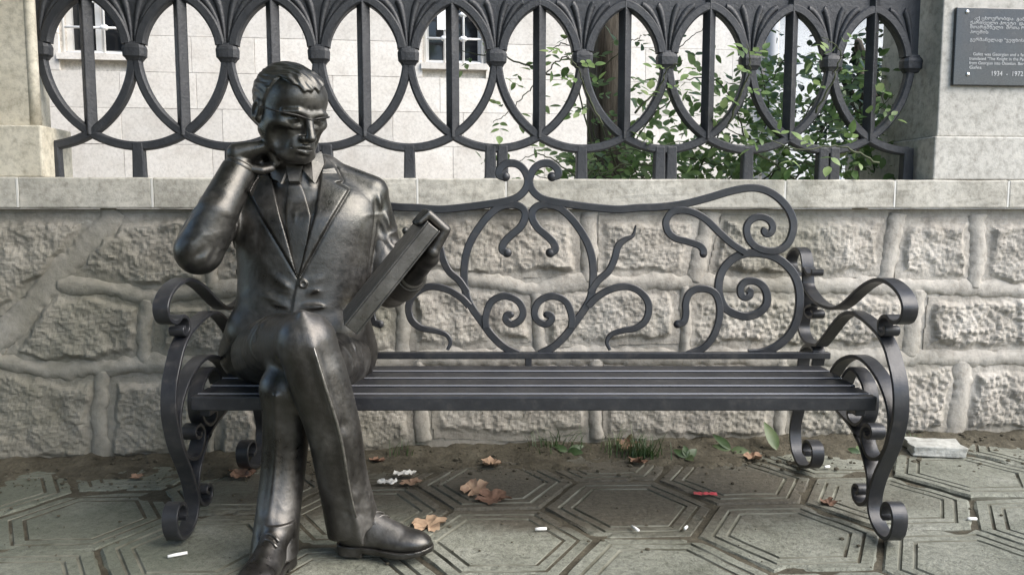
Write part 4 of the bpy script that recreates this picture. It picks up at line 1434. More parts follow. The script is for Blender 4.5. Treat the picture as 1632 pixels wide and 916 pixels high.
# ------------------------------------------------ shirt, collar and tie
S_ = Sculpt()
S_.u(torso(-0.016))
S_.u(s_cap(P(482, 262, 2.60), P(482, 300, 2.60), 0.080, 0.10), 0.02)
S_.i(s_plane(P(482, 267, 2.52), (-0.16, -0.30, 1)))
collarR = pmask([(482, 266), (496, 256), (514, 236), (518, 262), (503, 291), (499, 289)])
collarL = pmask([(468, 268), (450, 256), (430, 250), (430, 285), (450, 292)])
def col_disp(p, d):
    m = np.minimum(collarR(p), collarL(p))
    k = np.clip(-m / 0.003 + 0.5, 0, 1) * (p[:, 1] < 2.62)
    return d - 0.009 * k.astype(np.float32)
S_.disp(col_disp)
S_.fold(P(452, 300, 2.46), P(462, 400, 2.44), 0.008, 0.002)
S_.build('shirt', (-0.9, 2.40, 0.70), (-0.35, 2.80, 1.16), 0.003, M['bronze'], statue, 1)
def plate(name, pts, th):
    V_ = [P(*q) for q in pts]; n_ = len(V_)
    nrm = (V_[1] - V_[0]).cross(V_[2] - V_[0]).normalized()
    if nrm.y > 0: nrm = -nrm
    vs_ = [v_ + nrm * th for v_ in V_] + [v_ - nrm * th for v_ in V_]
    fs = [tuple(range(n_)), tuple(range(2 * n_ - 1, n_ - 1, -1))] + [(i, n_ + i, n_ + (i + 1) % n_, (i + 1) % n_) for i in range(n_)]
    o = mesh_obj(name, vs_, fs, M['bronze'], statue)
    bm = bmesh.new(); bm.from_mesh(o.data); bmesh.ops.recalc_face_normals(bm, faces=bm.faces); bm.to_mesh(o.data); bm.free()
plate('shirt_collar', [(481, 268, 2.505), (498, 253, 2.530), (512, 243, 2.565), (515, 260, 2.545), (501, 291, 2.488)], 0.004)
plate('shirt_collar', [(460, 268, 2.505), (448, 256, 2.535), (434, 248, 2.575), (430, 272, 2.545), (449, 293, 2.490)], 0.004)
Tt = Sculpt()
plate('tie_knot', [(457, 267, 2.512), (483, 267, 2.512), (478, 291, 2.492), (462, 291, 2.492)], 0.011)
Tt.u(torso(-0.001)).u(s_cap(P(482, 262, 2.60), P(482, 300, 2.60), 0.087, 0.107), 0.02)
tie_poly = pmask([(458, 264), (482, 264), (479, 290), (487, 312), (496, 345), (488, 400), (476, 440), (470, 436), (455, 360), (455, 330), (459, 292)])
Tt.i(tie_poly, 0.004)
Tt.i(lambda p: (p[:, 1] - 2.60), 0.0)
Tt.fold(P(457, 291, 2.50), P(482, 291, 2.50), 0.006, -0.006)
Tt.fold(P(468, 294, 2.48), P(470, 360, 2.46), 0.006, 0.003)
Tt.build('tie', (-0.8, 2.38, 0.70), (-0.5, 2.64, 1.12), 0.0028, M['bronze'], statue, 1)

# ------------------------------------------------ jacket
J = Sculpt()
J.u(torso(0.0))
J.u(s_cap(P(440, 296, 2.635), P(384, 312, 2.62), 0.062, 0.070), 0.03)
J.u(s_cap(P(516, 281, 2.635), P(592, 307, 2.63), 0.060, 0.055), 0.025)
J.u(s_path([P(440, 276, 2.66), P(480, 262, 2.69), P(518, 270, 2.655)], [0.045, 0.045, 0.045]), 0.03)      # collar stand behind the neck
J.u(s_path([shR, P(345, 350, 2.50), elR], [0.076, 0.070, 0.066]), 0.02)
J.u(s_path([elR, P(347, 338, 2.37), wrR], [0.066, 0.059, 0.051]), 0.012)
J.u(s_path([shL, P(607, 392, 2.655), elL], [0.068, 0.063, 0.060]), 0.006)
J.fold(P(604, 288, 2.575), P(586, 440, 2.56), 0.008, -0.007)
J.u(s_path([elL, P(640, 452, 2.50), wrL], [0.062, 0.056, 0.047]), 0.02)
# skirt of the jacket over the hips
J.u(s_cap(P(405, 530, 2.53), P(400, 560, 2.60), 0.085, 0.10), 0.03)
J.u(s_cap(P(545, 525, 2.54), P(556, 560, 2.60), 0.080, 0.09), 0.03)
# cuffs end square
aR = (wrR - elR).normalized(); aL = (wrL - elL).normalized()
def cuff(end, ax, rad):
    g = s_cap(end + ax * 0.0, end + ax * 0.3, rad, rad); pl = s_plane(end, -ax)
    return lambda p: np.maximum(g(p), pl(p))
J.s(cuff(wrR + aR * 0.006, aR, 0.085), 0.003)
J.s(cuff(wrL + aL * 0.004, aL, 0.075), 0.003)
# front opening down to the button
V_open = pmask([(432, 279), (446, 340), (462, 396), (474, 441), (486, 396), (502, 340), (513, 263), (511, 225), (440, 225)])
J.s(lambda p: np.maximum(V_open(p), p[:, 1] - 2.60), 0.003)
nkc = s_cap(neck_b + Vector((0.0, -0.02, -0.06)), hp(0, -0.02, -0.06), 0.088, 0.072)
J.s(nkc, 0.006)
lapR = [(511, 238), (532, 262), (546, 289), (536, 291), (556, 302), (530, 345), (500, 400), (476, 443), (486, 396), (502, 340), (513, 263)]
lapL = [(432, 279), (446, 340), (462, 396), (474, 441), (450, 399), (418, 347), (396, 306), (404, 290), (418, 272)]
mR, mL = pmask(lapR), pmask(lapL)
front_line = np.array([(474, 441), (470, 462), (464, 495)], float)
def lapels(p, d):
    fr = (p[:, 1] < 2.60)
    k = np.clip(-np.minimum(mR(p), mL(p)) / 0.005 + 0.5, 0, 1) * fr
    d = d - 0.012 * k.astype(np.float32)
    gl = np.exp(-(np.maximum(np.minimum(mR(p), mL(p)), 0) / 0.005) ** 2) * (1 - k) * fr
    d = d + 0.005 * gl.astype(np.float32)
    q = proj(p)
    # closed front edge under the button: left side overlaps
    e = np.interp(q[:, 1], [436, 441, 470, 500, 530], [476, 475, 468, 463, 455])
    below = np.clip((q[:, 1] - 438) / 6, 0, 1) * fr
    d = d - (0.006 * below * np.clip((q[:, 0] - e) / 3.0, 0, 1) * np.exp(-np.maximum(q[:, 0] - e, 0) / 12)).astype(np.float32)
    # button
    r = np.hypot(q[:, 0] - 483, q[:, 1] - 452)
    d = d - (0.006 * np.clip((7.5 - r) / 1.5, 0, 1) * fr - 0.003 * np.clip((4.5 - r) / 1.5, 0, 1) * fr).astype(np.float32)
    return d
J.disp(lapels)
Jf = lambda a, b, w, A, y=2.44: J.fold(P(a[0], a[1], y), P(b[0], b[1], y), w, A)
Jf((385, 380), (430, 442), 0.020, 0.008); Jf((420, 432), (470, 466), 0.014, 0.008)
Jf((380, 425), (445, 472), 0.014, -0.006)
Jf((372, 455), (462, 484), 0.013, 0.008); Jf((372, 472), (458, 494), 0.010, -0.005)
Jf((484, 466), (560, 458), 0.011, 0.008); Jf((482, 478), (568, 474), 0.009, -0.007); Jf((478, 488), (560, 490), 0.009, 0.007)
Jf((488, 456), (550, 424), 0.015, 0.006); Jf((530, 438), (585, 380), 0.018, 0.006)
Jf((500, 450), (575, 436), 0.010, -0.005)
Jf((550, 320), (588, 375), 0.018, 0.005); Jf((555, 395), (592, 335), 0.014, -0.004)
Jf((415, 350), (385, 430), 0.018, -0.004, 2.46)
# sleeve creases
for (a, b, w, A, y) in (((612, 335), (628, 372), 0.010, 0.007, 2.60), ((600, 350), (622, 400), 0.009, -0.007, 2.59), ((605, 372), (632, 400), 0.010, 0.008, 2.60),
                        ((598, 400), (628, 425), 0.009, -0.008, 2.60), ((604, 415), (636, 440), 0.010, 0.008, 2.60), ((600, 305), (612, 340), 0.010, 0.005, 2.58),
                        ((330, 330), (352, 300), 0.020, -0.004, 2.34), ((300, 415), (350, 385), 0.012, -0.006, 2.30), ((290, 395), (330, 370), 0.014, 0.004, 2.29),
                        ((330, 425), (362, 370), 0.010, -0.006, 2.32), ((336, 285), (320, 330), 0.010, -0.005, 2.52)):
    J.fold(P(a[0], a[1], y), P(b[0], b[1], y), w, A)
J.wrinkle(elR, wrR, 0.07, 0.0022, 0.05, 0.9, 1.3, 0.0, 0.4)
J.wrinkle(shL, elL, 0.075, 0.008, 0.046, 1.0, 2.0, 0.12, 1.0)
J.wrinkle(shR, elR, 0.08, 0.006, 0.045, 0.8, 0.4, 0.2, 1.0)
for (a, b, w, A) in (((376, 446), (470, 470), 0.007, 0.006), ((374, 462), (462, 478), 0.006, -0.005), ((372, 478), (466, 490), 0.007, 0.006), ((478, 470), (575, 452), 0.007, 0.006),
                     ((476, 482), (580, 468), 0.006, -0.006), ((474, 492), (575, 484), 0.007, 0.007), ((390, 395), (452, 456), 0.008, -0.005), ((498, 440), (580, 404), 0.008, 0.005), ((380, 430), (400, 480), 0.008, 0.004), ((560, 420), (578, 470), 0.008, 0.005)):
    Jf(a, b, w, A)
J.build('jacket', (-1.05, 2.15, 0.40), (-0.25, 2.82, 1.20), 0.0027, M['bronze'], statue, 2)
# shirt cuff showing at the raised wrist
v, f = tube([wrR - aR * 0.01, wrR + aR * 0.014, wrR + aR * 0.020], [0.046, 0.047, 0.044], 28)
mesh_obj('shirt_cuff', v, f, M['bronze'], statue, True)
v, f = tube([wrL - aL * 0.01, wrL + aL * 0.014, wrL + aL * 0.020], [0.041, 0.042, 0.039], 28)
mesh_obj('shirt_cuff', v, f, M['bronze'], statue, True)

# ------------------------------------------------ trousers
T = Sculpt()
T.u(s_ell(P(474, 560, 2.60), (0.185, 0.145, 0.115)))
T.u(s_path([hipR, P(455, 548, 2.24), knR], [0.104, 0.086, 0.070]), 0.035)
T.u(s_path([hipL, P(500, 590, 2.30), knL], [0.098, 0.082, 0.066]), 0.035)
def flow(pts, rs, n=4):                         # smooth limb line
    q = catmull([(*p, r) for p, r in zip(pts, rs)], n)
    return [Vector(v[:3]) for v in q], [float(v[3]) for v in q]
shinR, rs_ = flow([P(490, 546, 2.04), P(507, 604, 2.055), P(531, 680, 2.085), P(547, 766, 2.125), P(566, 850, 2.155)], [0.070, 0.076, 0.070, 0.067, 0.073])
T.u(s_path(shinR, rs_), 0.02)
shinL, rl_ = flow([P(455, 622, 2.12), P(456, 670, 2.14), P(454, 720, 2.143), P(449, 770, 2.128), P(443, 820, 2.10), P(438, 870, 2.065), P(434, 914, 2.035)], [0.064, 0.062, 0.060, 0.058, 0.058, 0.061, 0.065])
T.u(s_path(shinL, rl_), 0.02)
T.s(s_plane(P(570, 838, 2.14), (-0.10, 0.0, 1)) if False else (lambda p: np.where(p[:, 0] > -0.505, s_plane(P(568, 838, 2.15), (-0.32, -0.1, 1))(p), 1.0).astype(np.float32)), 0.002)
T.s(lambda p: np.where(p[:, 0] <= -0.505, p[:, 2] - 0.040, 1.0).astype(np.float32), 0.002)
T.s(lambda p: p[:, 2] - 0.02, 0.0)
# sharp front creases
def edge(pts, w, A):
    for a, b in zip(pts[:-1], pts[1:]): T.fold(a, b, w, A, False)
fdir = Vector((0.42, -0.91, 0.0))
ridge = [P(470, 505, 2.25), knR + Vector((0.0, -0.03, 0.074))] + [c_ + fdir * (r_ + 0.0015) for c_, r_ in zip(shinR, rs_)]
T.u(s_path(ridge, [0.003] + [0.006] * (len(ridge) - 1)), 0.022)
ridge2 = [c_ + Vector((-0.1, -0.99, 0)) * (r_ + 0.001) for c_, r_ in zip(shinL, rl_)]
T.u(s_path(ridge2, [0.004] * len(ridge2)), 0.014)
Tf = lambda a, b, w, A, y: T.fold(P(a[0], a[1], y), P(b[0], b[1], y), w, A)
Tf((398, 510), (450, 520), 0.016, 0.006, 2.2); Tf((385, 535), (440, 545), 0.014, -0.006, 2.2); Tf((372, 560), (430, 590), 0.018, 0.006, 2.3)
Tf((440, 560), (470, 600), 0.012, -0.007, 2.05); Tf((450, 610), (505, 660), 0.012, -0.005, 2.03)
Tf((560, 545), (588, 590), 0.012, -0.007, 2.42); Tf((545, 540), (572, 600), 0.012, 0.006, 2.40)
Tf((520, 660), (560, 690), 0.014, -0.004, 2.02); Tf((535, 770), (590, 800), 0.014, 0.005, 2.07); Tf((530, 805), (580, 822), 0.010, -0.005, 2.08)
Tf((415, 700), (470, 720), 0.014, -0.004, 2.11); Tf((405, 820), (470, 840), 0.014, 0.006, 2.05); Tf((400, 850), (465, 866), 0.012, -0.005, 2.02)
T.wrinkle(hipR, knR, 0.10, 0.006, 0.055, 0.7, 0.6, 0.05, 0.62)
T.wrinkle(hipL, knL, 0.10, 0.005, 0.055, 0.7, 2.6, 0.05, 0.5)
T.wrinkle(shinR[0], shinR[-1], 0.08, 0.0025, 0.05, 0.6, 3.0, 0.72, 1.0)
T.wrinkle(shinL[0], shinL[-1], 0.07, 0.0015, 0.055, 0.6, 5.0, 0.55, 1.0)
T.build('trousers', (-0.95, 1.88, 0.0), (-0.25, 2.80, 0.75), 0.0032, M['bronze'], statue, 1)

# pressed crease, rubbed bright along the raised shin
t = NT('rubbed bronze'); nn_ = t.noise(40, 5, 0.6)
M['bronze_bright'] = t.done(t.ramp(nn_, [(0.35, (0.16, 0.152, 0.14)), (0.65, (0.42, 0.40, 0.37))]), 0.34, 0.9)
cz = [c_ + fdir * (r_ + 0.0098) for c_, r_ in zip(shinR, rs_)]
cz = [q for q in cz if q.z > 0.135]
nr_ = len(cz)
v, f = tube(cz, [0.0012 + 0.0028 * math.sin(math.pi * min(1.0, (i + 0.6) / (nr_ - 1) * 0.8 + 0.1)) for i in range(nr_)], 8)
mesh_obj('trouser_crease', v, f, M['bronze_bright'], statue, True)
# ------------------------------------------------ shoes
def shoe(heel, dirv, toe_up=0.0, sc=1.0):
    X = Vector(dirv).normalized(); Z = Vector((0, 0, 1)); Z = (Z - X * Z.dot(X)).normalized(); Yv = Z.cross(X)
    Rm = np.array([X, Yv, Z], np.float32); c0 = np.array(heel, np.float32)
    def Lc(fn):
        return lambda p: fn(((p - c0) @ Rm.T) / sc) * sc
    def wp(x, y, z): return Vector(heel) + (X * x + Yv * y + Z * z) * sc
    K = Sculpt()
    K.u(Lc(s_cap((0.050, 0, 0.15), (0.045, 0, 0.07), 0.046, 0.046)))
    K.u(Lc(s_cap((0.040, 0, 0.055), (0.150, 0, 0.05), 0.040, 0.040)), 0.02)
    K.u(Lc(s_cap((0.060, 0, 0.105), (0.165, 0, 0.062), 0.036, 0.030)), 0.02)
    K.u(Lc(s_ell((0.195, 0, 0.045), (0.078, 0.049, 0.034))), 0.02)
    K.s(Lc(lambda p: p[:, 2] - 0.028), 0.003)
    K.i(Lc(lambda p: p[:, 2] - 0.135), 0.003)
    for xx in (0.125, 0.140, 0.155):
        K.fold(wp(xx, -0.03, 0.085 - 0.25 * (xx - 0.125)), wp(xx, 0.03, 0.085 - 0.25 * (xx - 0.125)), 0.006, -0.003)
    K.fold(wp(0.175, -0.05, 0.04), wp(0.195, 0.0, 0.08), 0.006, -0.004); K.fold(wp(0.195, 0.0, 0.08), wp(0.175, 0.05, 0.04), 0.006, -0.004)
    K.fold(wp(0.160, -0.05, 0.05), wp(0.170, 0.03, 0.085), 0.008, 0.004)
    K.fold(wp(0.10, -0.045, 0.03), wp(0.09, -0.04, 0.1), 0.004, -0.003); K.fold(wp(0.10, 0.045, 0.03), wp(0.09, 0.04, 0.1), 0.004, -0.003)
    lo = np.array(wp(0.13, 0, 0.07)) - 0.24 * sc; hi = np.array(wp(0.13, 0, 0.07)) + 0.24 * sc
    o = K.build('shoe', lo, hi, 0.0026, M['bronze'], statue, 1)
    # laces
    for xx, zz in ((0.112, 0.121), (0.128, 0.112)):
        pts = [wp(xx + 0.004 * k_, 0.010 * k_, zz - 0.0025 * abs(k_) ** 1.6) for k_ in (-3, -2, -1, 0, 1, 2, 3)]
        v, f = tube(pts, 0.0032, 6); mesh_obj('lace', v, f, M['bronze'], o, True)
    # welted sole and heel block
    Q = Sculpt()
    out = lambda p: smin(smin(s_cap((0.036, 0, 0), (0.036, 0, 0), 0.040, 0.040)(p), s_cap((0.04, 0, 0), (0.19, 0, 0), 0.036, 0.046)(p), 0.01), s_ell((0.195, 0, 0), (0.083, 0.0535, 0.06))(p), 0.02)
    def sole(p):
        q = p.copy(); lift = toe_up * np.clip((p[:, 0] - 0.19) / 0.09, 0, 1) ** 2
        q2 = q.copy(); q2[:, 2] = 0
        d2 = out(q2)
        d = np.maximum(d2, np.abs(q[:, 2] - lift - 0.022) - 0.008)
        heel_ = np.maximum(np.maximum(d2, q[:, 0] - 0.082), np.abs(q[:, 2] - 0.0105) - 0.0105)
        return np.minimum(d, heel_)
    Q.u(Lc(sole)).s(Lc(lambda p: np.where((p[:, 0] > 0.0825), p[:, 2] - 0.006 - 0.008 * np.clip((0.15 - p[:, 0]) / 0.06, 0, 1), 1.0).astype(np.float32)))
    Q.build('sole', lo, hi, 0.0026, M['bronze'], o, 1)
    return o
hr = P(541, 888, 2.165); hr.z = 0.006
tr = P(690, 880, 2.10)
dr = Vector((tr.x - hr.x, -0.055, 0.0))
shoe(hr, dr, 0.012, dr.length / 0.278)
al_ = P(445, 908, 2.06); dl_ = Vector((-0.10, -1, 0)).normalized()
hl = al_ - dl_ * 0.055; hl.z = 0.002
shoe(hl, dl_, 0.01, 0.96)

# =================================================================== BOOK (cast with the figure, held in the left hand)
book = empty('bronze_book', (0, 0, 0), 0, 'thick bronze book resting on the seated statue\'s lap, held at its top end', 'book')
def bk_box(name, a0, a1, w0, w1, n0, n1, parent, bev=0.002):
    bm = bmesh.new(); bm_box(bm, a0, a1, w0, w1, n0, n1, bev)
    for v in bm.verts: v.co = bk(*v.co)
    if ax_a.cross(ax_w).dot(ax_n) < 0: bmesh.ops.reverse_faces(bm, faces=bm.faces)
    return bm_obj(name, bm, M['bronze'], parent)
bk_box('cover', 0, BL, 0, BWd, -0.005, 0, book)
bk_box('cover', 0, BL, 0, BWd, -BTk, -BTk + 0.005, book)
bk_box('pages', 0.001, BL - 0.001, 0.0008, BWd - 0.006, -BTk + 0.0052, -0.0052, book)
bk_box('spine', 0, BL, BWd - 0.0055, BWd, -BTk + 0.0052, -0.0052, book)
# =================================================================== PLANTS BEHIND THE RAILING
def mat_leaf(name, c0, c1, c2, tr=0.35):
    t = NT(name)
    oi = t.n('ShaderNodeObjectInfo')
    n1 = t.noise(24, 3, 0.5)
    fac = t.math('ADD', t.math('MULTIPLY', oi.outputs['Random'], 0.45), t.math('MULTIPLY', n1, 0.6))
    c = t.ramp(fac, [(0.25, c0), (0.5, c1), (0.8, c2)])
    m = t.done(c, 0.42, None, None, 0.5)
    trn = t.n('ShaderNodeBsdfTranslucent'); t.link(c, trn.inputs['Color'])
    mx = t.n('ShaderNodeMixShader'); mx.inputs[0].default_value = tr
    out = t.t.nodes['Material Output']
    t.link(t.b.outputs[0], mx.inputs[1]); t.link(trn.outputs[0], mx.inputs[2]); t.link(mx.outputs[0], out.inputs['Surface'])
    return m
M['leaf'] = mat_leaf('rose leaf', (0.075, 0.14, 0.042), (0.20, 0.30, 0.105), (0.36, 0.46, 0.20), 0.5)
M['leaf_dark'] = mat_leaf('dark evergreen leaf', (0.012, 0.028, 0.014), (0.026, 0.05, 0.022), (0.05, 0.08, 0.035), 0.2)
t = NT('green cane'); M['cane'] = t.done((0.055, 0.065, 0.03), 0.7)
t = NT('ridged bark')
n1 = t.noise(16, 7, 0.7, 0.2, stretch=(1, 1, 0.09)); n2 = t.noise(60, 5, 0.7, 0, stretch=(1, 1, 0.25))
c = t.ramp(n1, [(0.32, (0.03, 0.025, 0.02)), (0.5, (0.12, 0.105, 0.086)), (0.7, (0.27, 0.245, 0.205))])
M['bark'] = t.done(c, 0.95, None, t.bump(n2, 0.6, 0.01, t.bump(n1, 1.0, 0.03)), 0.15)

def leaf_shape(n=5, w=0.30, cup=0.16, droop=0.12):
    vs_, fs = [], []
    for i in range(n + 1):
        u = i / n
        hw = w * (math.sin(math.pi * u ** 0.8)) ** 0.85 if 0 < i < n else 0.004
        z = -droop * u * u
        vs_ += [(-hw, u, z + cup * hw), (0, u, z), (hw, u, z + cup * hw)]
    for i in range(n):
        a = i * 3
        fs += [(a, a + 1, a + 4, a + 3), (a + 1, a + 2, a + 5, a + 4)]
    return vs_, fs
LV, LF = leaf_shape()
LVa = np.array(LV)
def rot_to(y, up):
    y = Vector(y).normalized(); up = Vector(up)
    x = y.cross(up)
    if x.length < 1e-4: x = Vector((1, 0, 0))
    x.normalize(); z = x.cross(y)
    return Matrix((x, y, z)).transposed()

rl = random.Random(21)
shrub = empty('climbing_rose', (0.9, 3.75, 0.6), 0, 'rambling green leafy rose shrub growing through the right half of the iron railing', 'shrub')
SO = Vector((0.9, 3.75, 0.6))
leaf_list = []                                   # (position, direction, up, size)
def add_leaf(p, d, size):
    up = Vector((rl.gauss(0, 0.45), rl.gauss(-0.45, 0.45), 1.0))
    leaf_list.append((Vector(p), Vector(d), up, size))
def cane(px_path, ys, r0=0.0045, leafy=1.0, compound=True, size=0.05, seed=0):
    n = len(px_path)
    pts = [P(x, y, ys[0] + (ys[1] - ys[0]) * i / (n - 1)) for i, (x, y) in enumerate(px_path)]
    path = [Vector(p) for p in catmull(pts, 8)]
    path = [p + Vector((rl.gauss(0, 0.003), rl.gauss(0, 0.004), rl.gauss(0, 0.003))) for p in path]
    m = len(path)
    rad = [r0 * (1 - 0.7 * i / m) for i in range(m)]
    v, f = tube([p - SO for p in path], rad, 6)
    mesh_obj('cane', v, f, M['cane'], shrub, True)
    acc = 0.0
    side = 1
    for i in range(1, m):
        acc += (path[i] - path[i - 1]).length
        if acc > 0.062 / leafy and i > 2:
            acc = 0.0; side = -side
            t_ = (path[i] - path[i - 1]).normalized()
            out = Vector((t_.z * side, rl.uniform(-0.8, 0.5), -t_.x * side)).normalized()
            d = (out + t_ * 0.5 + Vector((0, 0, -0.15))).normalized()
            if compound:
                k = rl.choice((3, 5, 5))
                L_ = size * rl.uniform(1.5, 2.1)
                rach = [path[i] + d * (L_ * q) + Vector((0, 0, -0.25 * L_ * q * q)) for q in (0, 0.33, 0.66, 1.0)]
                lat = d.cross(Vector((rl.gauss(0, .3), -0.6, 1))).normalized()
                sz = size * rl.uniform(0.75, 1.15)
                add_leaf(rach[3], d, sz * 1.1)
                for q in ((2, 1) if k == 5 else (2,)):
                    for sg in (-1, 1):
                        add_leaf(rach[q], (lat * sg + d * 0.45), sz * (0.95 if q == 2 else 0.8))
            else:
                add_leaf(path[i], d, size * rl.uniform(0.8, 1.2))
canes = [
 ([(995,300),(962,210),(935,140),(905,92),(868,120),(838,150),(812,178),(785,196)], (3.55, 3.25)),
 ([(1000,300),(955,240),(945,180),(955,120),(1000,72),(1024,56)], (3.6, 3.4)),
 ([(960,300),(925,150),(935,95),(900,70),(872,85)], (3.5, 3.3)),
 ([(1040,300),(1005,255),(1035,190),(1078,150),(1062,112),(1092,66),(1130,42)], (3.6, 3.4)),
 ([(1100,300),(1130,240),(1162,190),(1200,150),(1240,112),(1262,62),(1268,4)], (3.65, 3.4)),
 ([(1180,300),(1188,220),(1150,136),(1100,126),(1046,142)], (3.6, 3.3)),
 ([(1220,300),(1258,232),(1290,172),(1332,112),(1352,60)], (3.7, 3.4)),
 ([(1300,300),(1332,240),(1378,200),(1424,150)], (3.6, 3.3)),
 ([(1285,300),(1222,252),(1160,230),(1090,226),(1030,236)], (3.5, 3.25)),
 ([(1340,300),(1300,250),(1250,236),(1180,216),(1140,190)], (3.6, 3.3)),
 ([(945,300),(905,272),(862,246),(822,258)], (3.5, 3.3)),
 ([(930,300),(958,252),(1004,236),(1062,262)], (3.5, 3.4)),
 ([(1010,300),(1040,262),(1090,250),(1150,262),(1185,240)], (3.7, 3.5)),
 ([(1100,300),(1060,268),(1000,262),(960,276),(930,270)], (3.5, 3.35)),
 ([(1200,300),(1240,270),(1290,262),(1350,270)], (3.6, 3.4)),
 ([(1150,300),(1200,240),(1224,180),(1212,110),(1190,60)], (3.7, 3.5)),
 ([(1400,300),(1380,230),(1340,190),(1300,210)], (3.7, 3.5)),
 ([(1260,300),(1300,230),(1340,150),(1390,110),(1410,170)], (3.8, 3.6)),
 ([(760,300),(800,262),(850,280),(900,290)], (3.5, 3.4)),
 ([(880,120),(820,96),(770,88),(735,82)], (3.35, 3.3)),
 ([(960,200),(935,150),(922,110),(900,84)], (3.2, 3.12)),
 ([(1010,180),(1050,140),(1066,110),(1090,96)], (3.22, 3.15)),
 ([(1160,200),(1185,140),(1196,100),(1190,70)], (3.25, 3.15)),
 ([(1300,180),(1330,120),(1340,80),(1310,60)], (3.25, 3.15)),
 ([(1400,260),(1340,235),(1270,238),(1215,215)], (3.22, 3.12)),
]
for k, (pp, ys) in enumerate(canes):
    cane(pp, ys, 0.0045, 1.0 if k not in (19, 18) else 0.6, True, 0.046 if k not in (19,) else 0.035)
# thicker growth low down and towards the pillar
for _ in range(1800):
    zz_ = rl.random()
    if zz_ < 0.26:
        px = rl.uniform(1000, 1260); py = rl.uniform(120, 290)
    elif zz_ < 0.72:
        px = rl.uniform(1185, 1425); py = 300 - 210 * rl.random() ** 1.25
    else:
        px = rl.uniform(880, 1200); py = rl.uniform(238, 300)
    y = rl.uniform(3.45, 4.2)
    p = P(px, py, y)
    if p.z < cop_top - 0.05: p.z = cop_top - 0.05 + rl.random() * 0.1
    add_leaf(p, (rl.gauss(0, 1), rl.gauss(-0.3, 0.6), rl.gauss(-0.1, 0.6)), rl.uniform(0.03, 0.068))
# the nearest leaves one by one, the rest as one mass
leaf_list.sort(key=lambda q: q[0].y)
proto = mesh_obj('leaf', LV, LF, M['leaf'], shrub, True)
def leaf_mx(q):
    p, d, up, s = q
    m3 = rot_to(d, up)
    return Matrix.Translation(p - SO) @ m3.to_4x4() @ Matrix.Diagonal((s, s, s, 1))
for k, q in enumerate(leaf_list[:300]):
    o = proto if k == 0 else share(proto, shrub)
    o.matrix_basis = leaf_mx(q)
def leaf_mass(lst, name, mat, parent, origin):
    V_, F_ = [], []
    for (p, d, up, s) in lst:
        m = np.array(rot_to(d, up))
        base = len(V_) * 0 + len(F_) // len(LF) * len(LV)
        V_.append((LVa * s) @ m.T + np.array(p - origin))
        F_ += [tuple(i + base for i in f) for f in LF]
    o = mesh_obj(name, np.concatenate(V_), F_, mat, parent, True)
    o['kind'] = 'stuff'
    return o
leaf_mass(leaf_list[300:], 'foliage', M['leaf'], shrub, SO)

# tree right behind the railing
def tree(name, label, base, path, radii, crown, n_leaf, size, mat, seed, limbs=6):
    rt = random.Random(seed)
    root = empty(name, base, 0, label, 'tree')
    O = Vector(base)
    pts = [Vector(p) for p in catmull(path, 10)]
    m = len(pts)
    rad = np.interp(np.linspace(0, 1, m), np.linspace(0, 1, len(radii)), radii)
    seg = 40
    v, f = tube([p - O for p in pts], list(rad), seg)
    v2 = []
    for q in v:
        k = 1 + 0.0
        n_ = mnoise.noise(Vector((q[0] * 22, q[1] * 22, q[2] * 1.6 + seed)))
        c_ = Vector((0, 0, q[2]))
        v2.append(Vector(q) + Vector((n_, n_ * 0.7, 0)) * 0.02)
    mesh_obj('trunk', v2, f, M['bark'], root, True)
    top = pts[-1]
    lst = []
    for _ in range(limbs):
        a = rt.uniform(0, 2 * math.pi)
        cc, cr = crown
        e = Vector((cc[0] + cr[0] * 0.75 * math.cos(a), cc[1] + cr[1] * 0.75 * math.sin(a), cc[2] + cr[2] * rt.uniform(-0.5, 0.6)))
        mid_ = (top + e) / 2 + Vector((rt.gauss(0, .15), rt.gauss(0, .15), rt.uniform(0.0, 0.4)))
        lp = [Vector(p) - O for p in catmull([top - Vector((0, 0, 0.2)), mid_, e], 6)]
        v, f = tube(lp, list(np.linspace(rad[-1] * 0.7, 0.012, len(lp))), 8)
        mesh_obj('limb', v, f, M['bark'], root, True)
        for _k in range(n_leaf // limbs // 30):
            c0 = top + (e - top) * rt.uniform(0.35, 1.1) + Vector((rt.gauss(0, cr[0] * .3), rt.gauss(0, cr[1] * .3), rt.gauss(0, cr[2] * .3)))
            for _j in range(30):
                p = c0 + Vector((rt.gauss(0, .16), rt.gauss(0, .16), rt.gauss(0, .11)))
                lst.append((p, Vector((rt.gauss(0, 1), rt.gauss(0, 1), rt.gauss(-.3, .5))), Vector((rt.gauss(0, .4), rt.gauss(0, .4), 1)), size * rt.uniform(.7, 1.3)))
    leaf_mass(lst, 'crown', mat, root, O)
    return root
tb_ = P(968, 290, 3.95); tt_ = P(972, 0, 3.95)
tree('garden_tree', 'tree with straight ridged bark trunk rising behind the middle of the railing', (tb_.x, 3.95, 0.2),
     [(tb_.x, 3.95, 0.2), (tb_.x, 3.95, 1.0), (tt_.x, 3.96, 2.0), (tt_.x + 0.05, 4.0, 3.6)], [0.115, 0.104, 0.10, 0.09], ((tt_.x, 4.6, 4.9), (1.6, 1.4, 0.9)), 360, 0.085, M['leaf'], 5)
eb = P(1372, 290, 5.6)
tree('evergreen_tree', 'dark evergreen tree behind the leaves beside the right pillar', (eb.x, 5.6, 0.2),
     [(eb.x, 5.6, 0.2), (eb.x, 5.6, 1.0), (eb.x + 0.02, 5.6, 1.7)], [0.06, 0.05, 0.04], ((eb.x + 0.02, 5.6, 1.75), (0.30, 0.35, 0.5)), 1200, 0.055, M['leaf_dark'], 9)

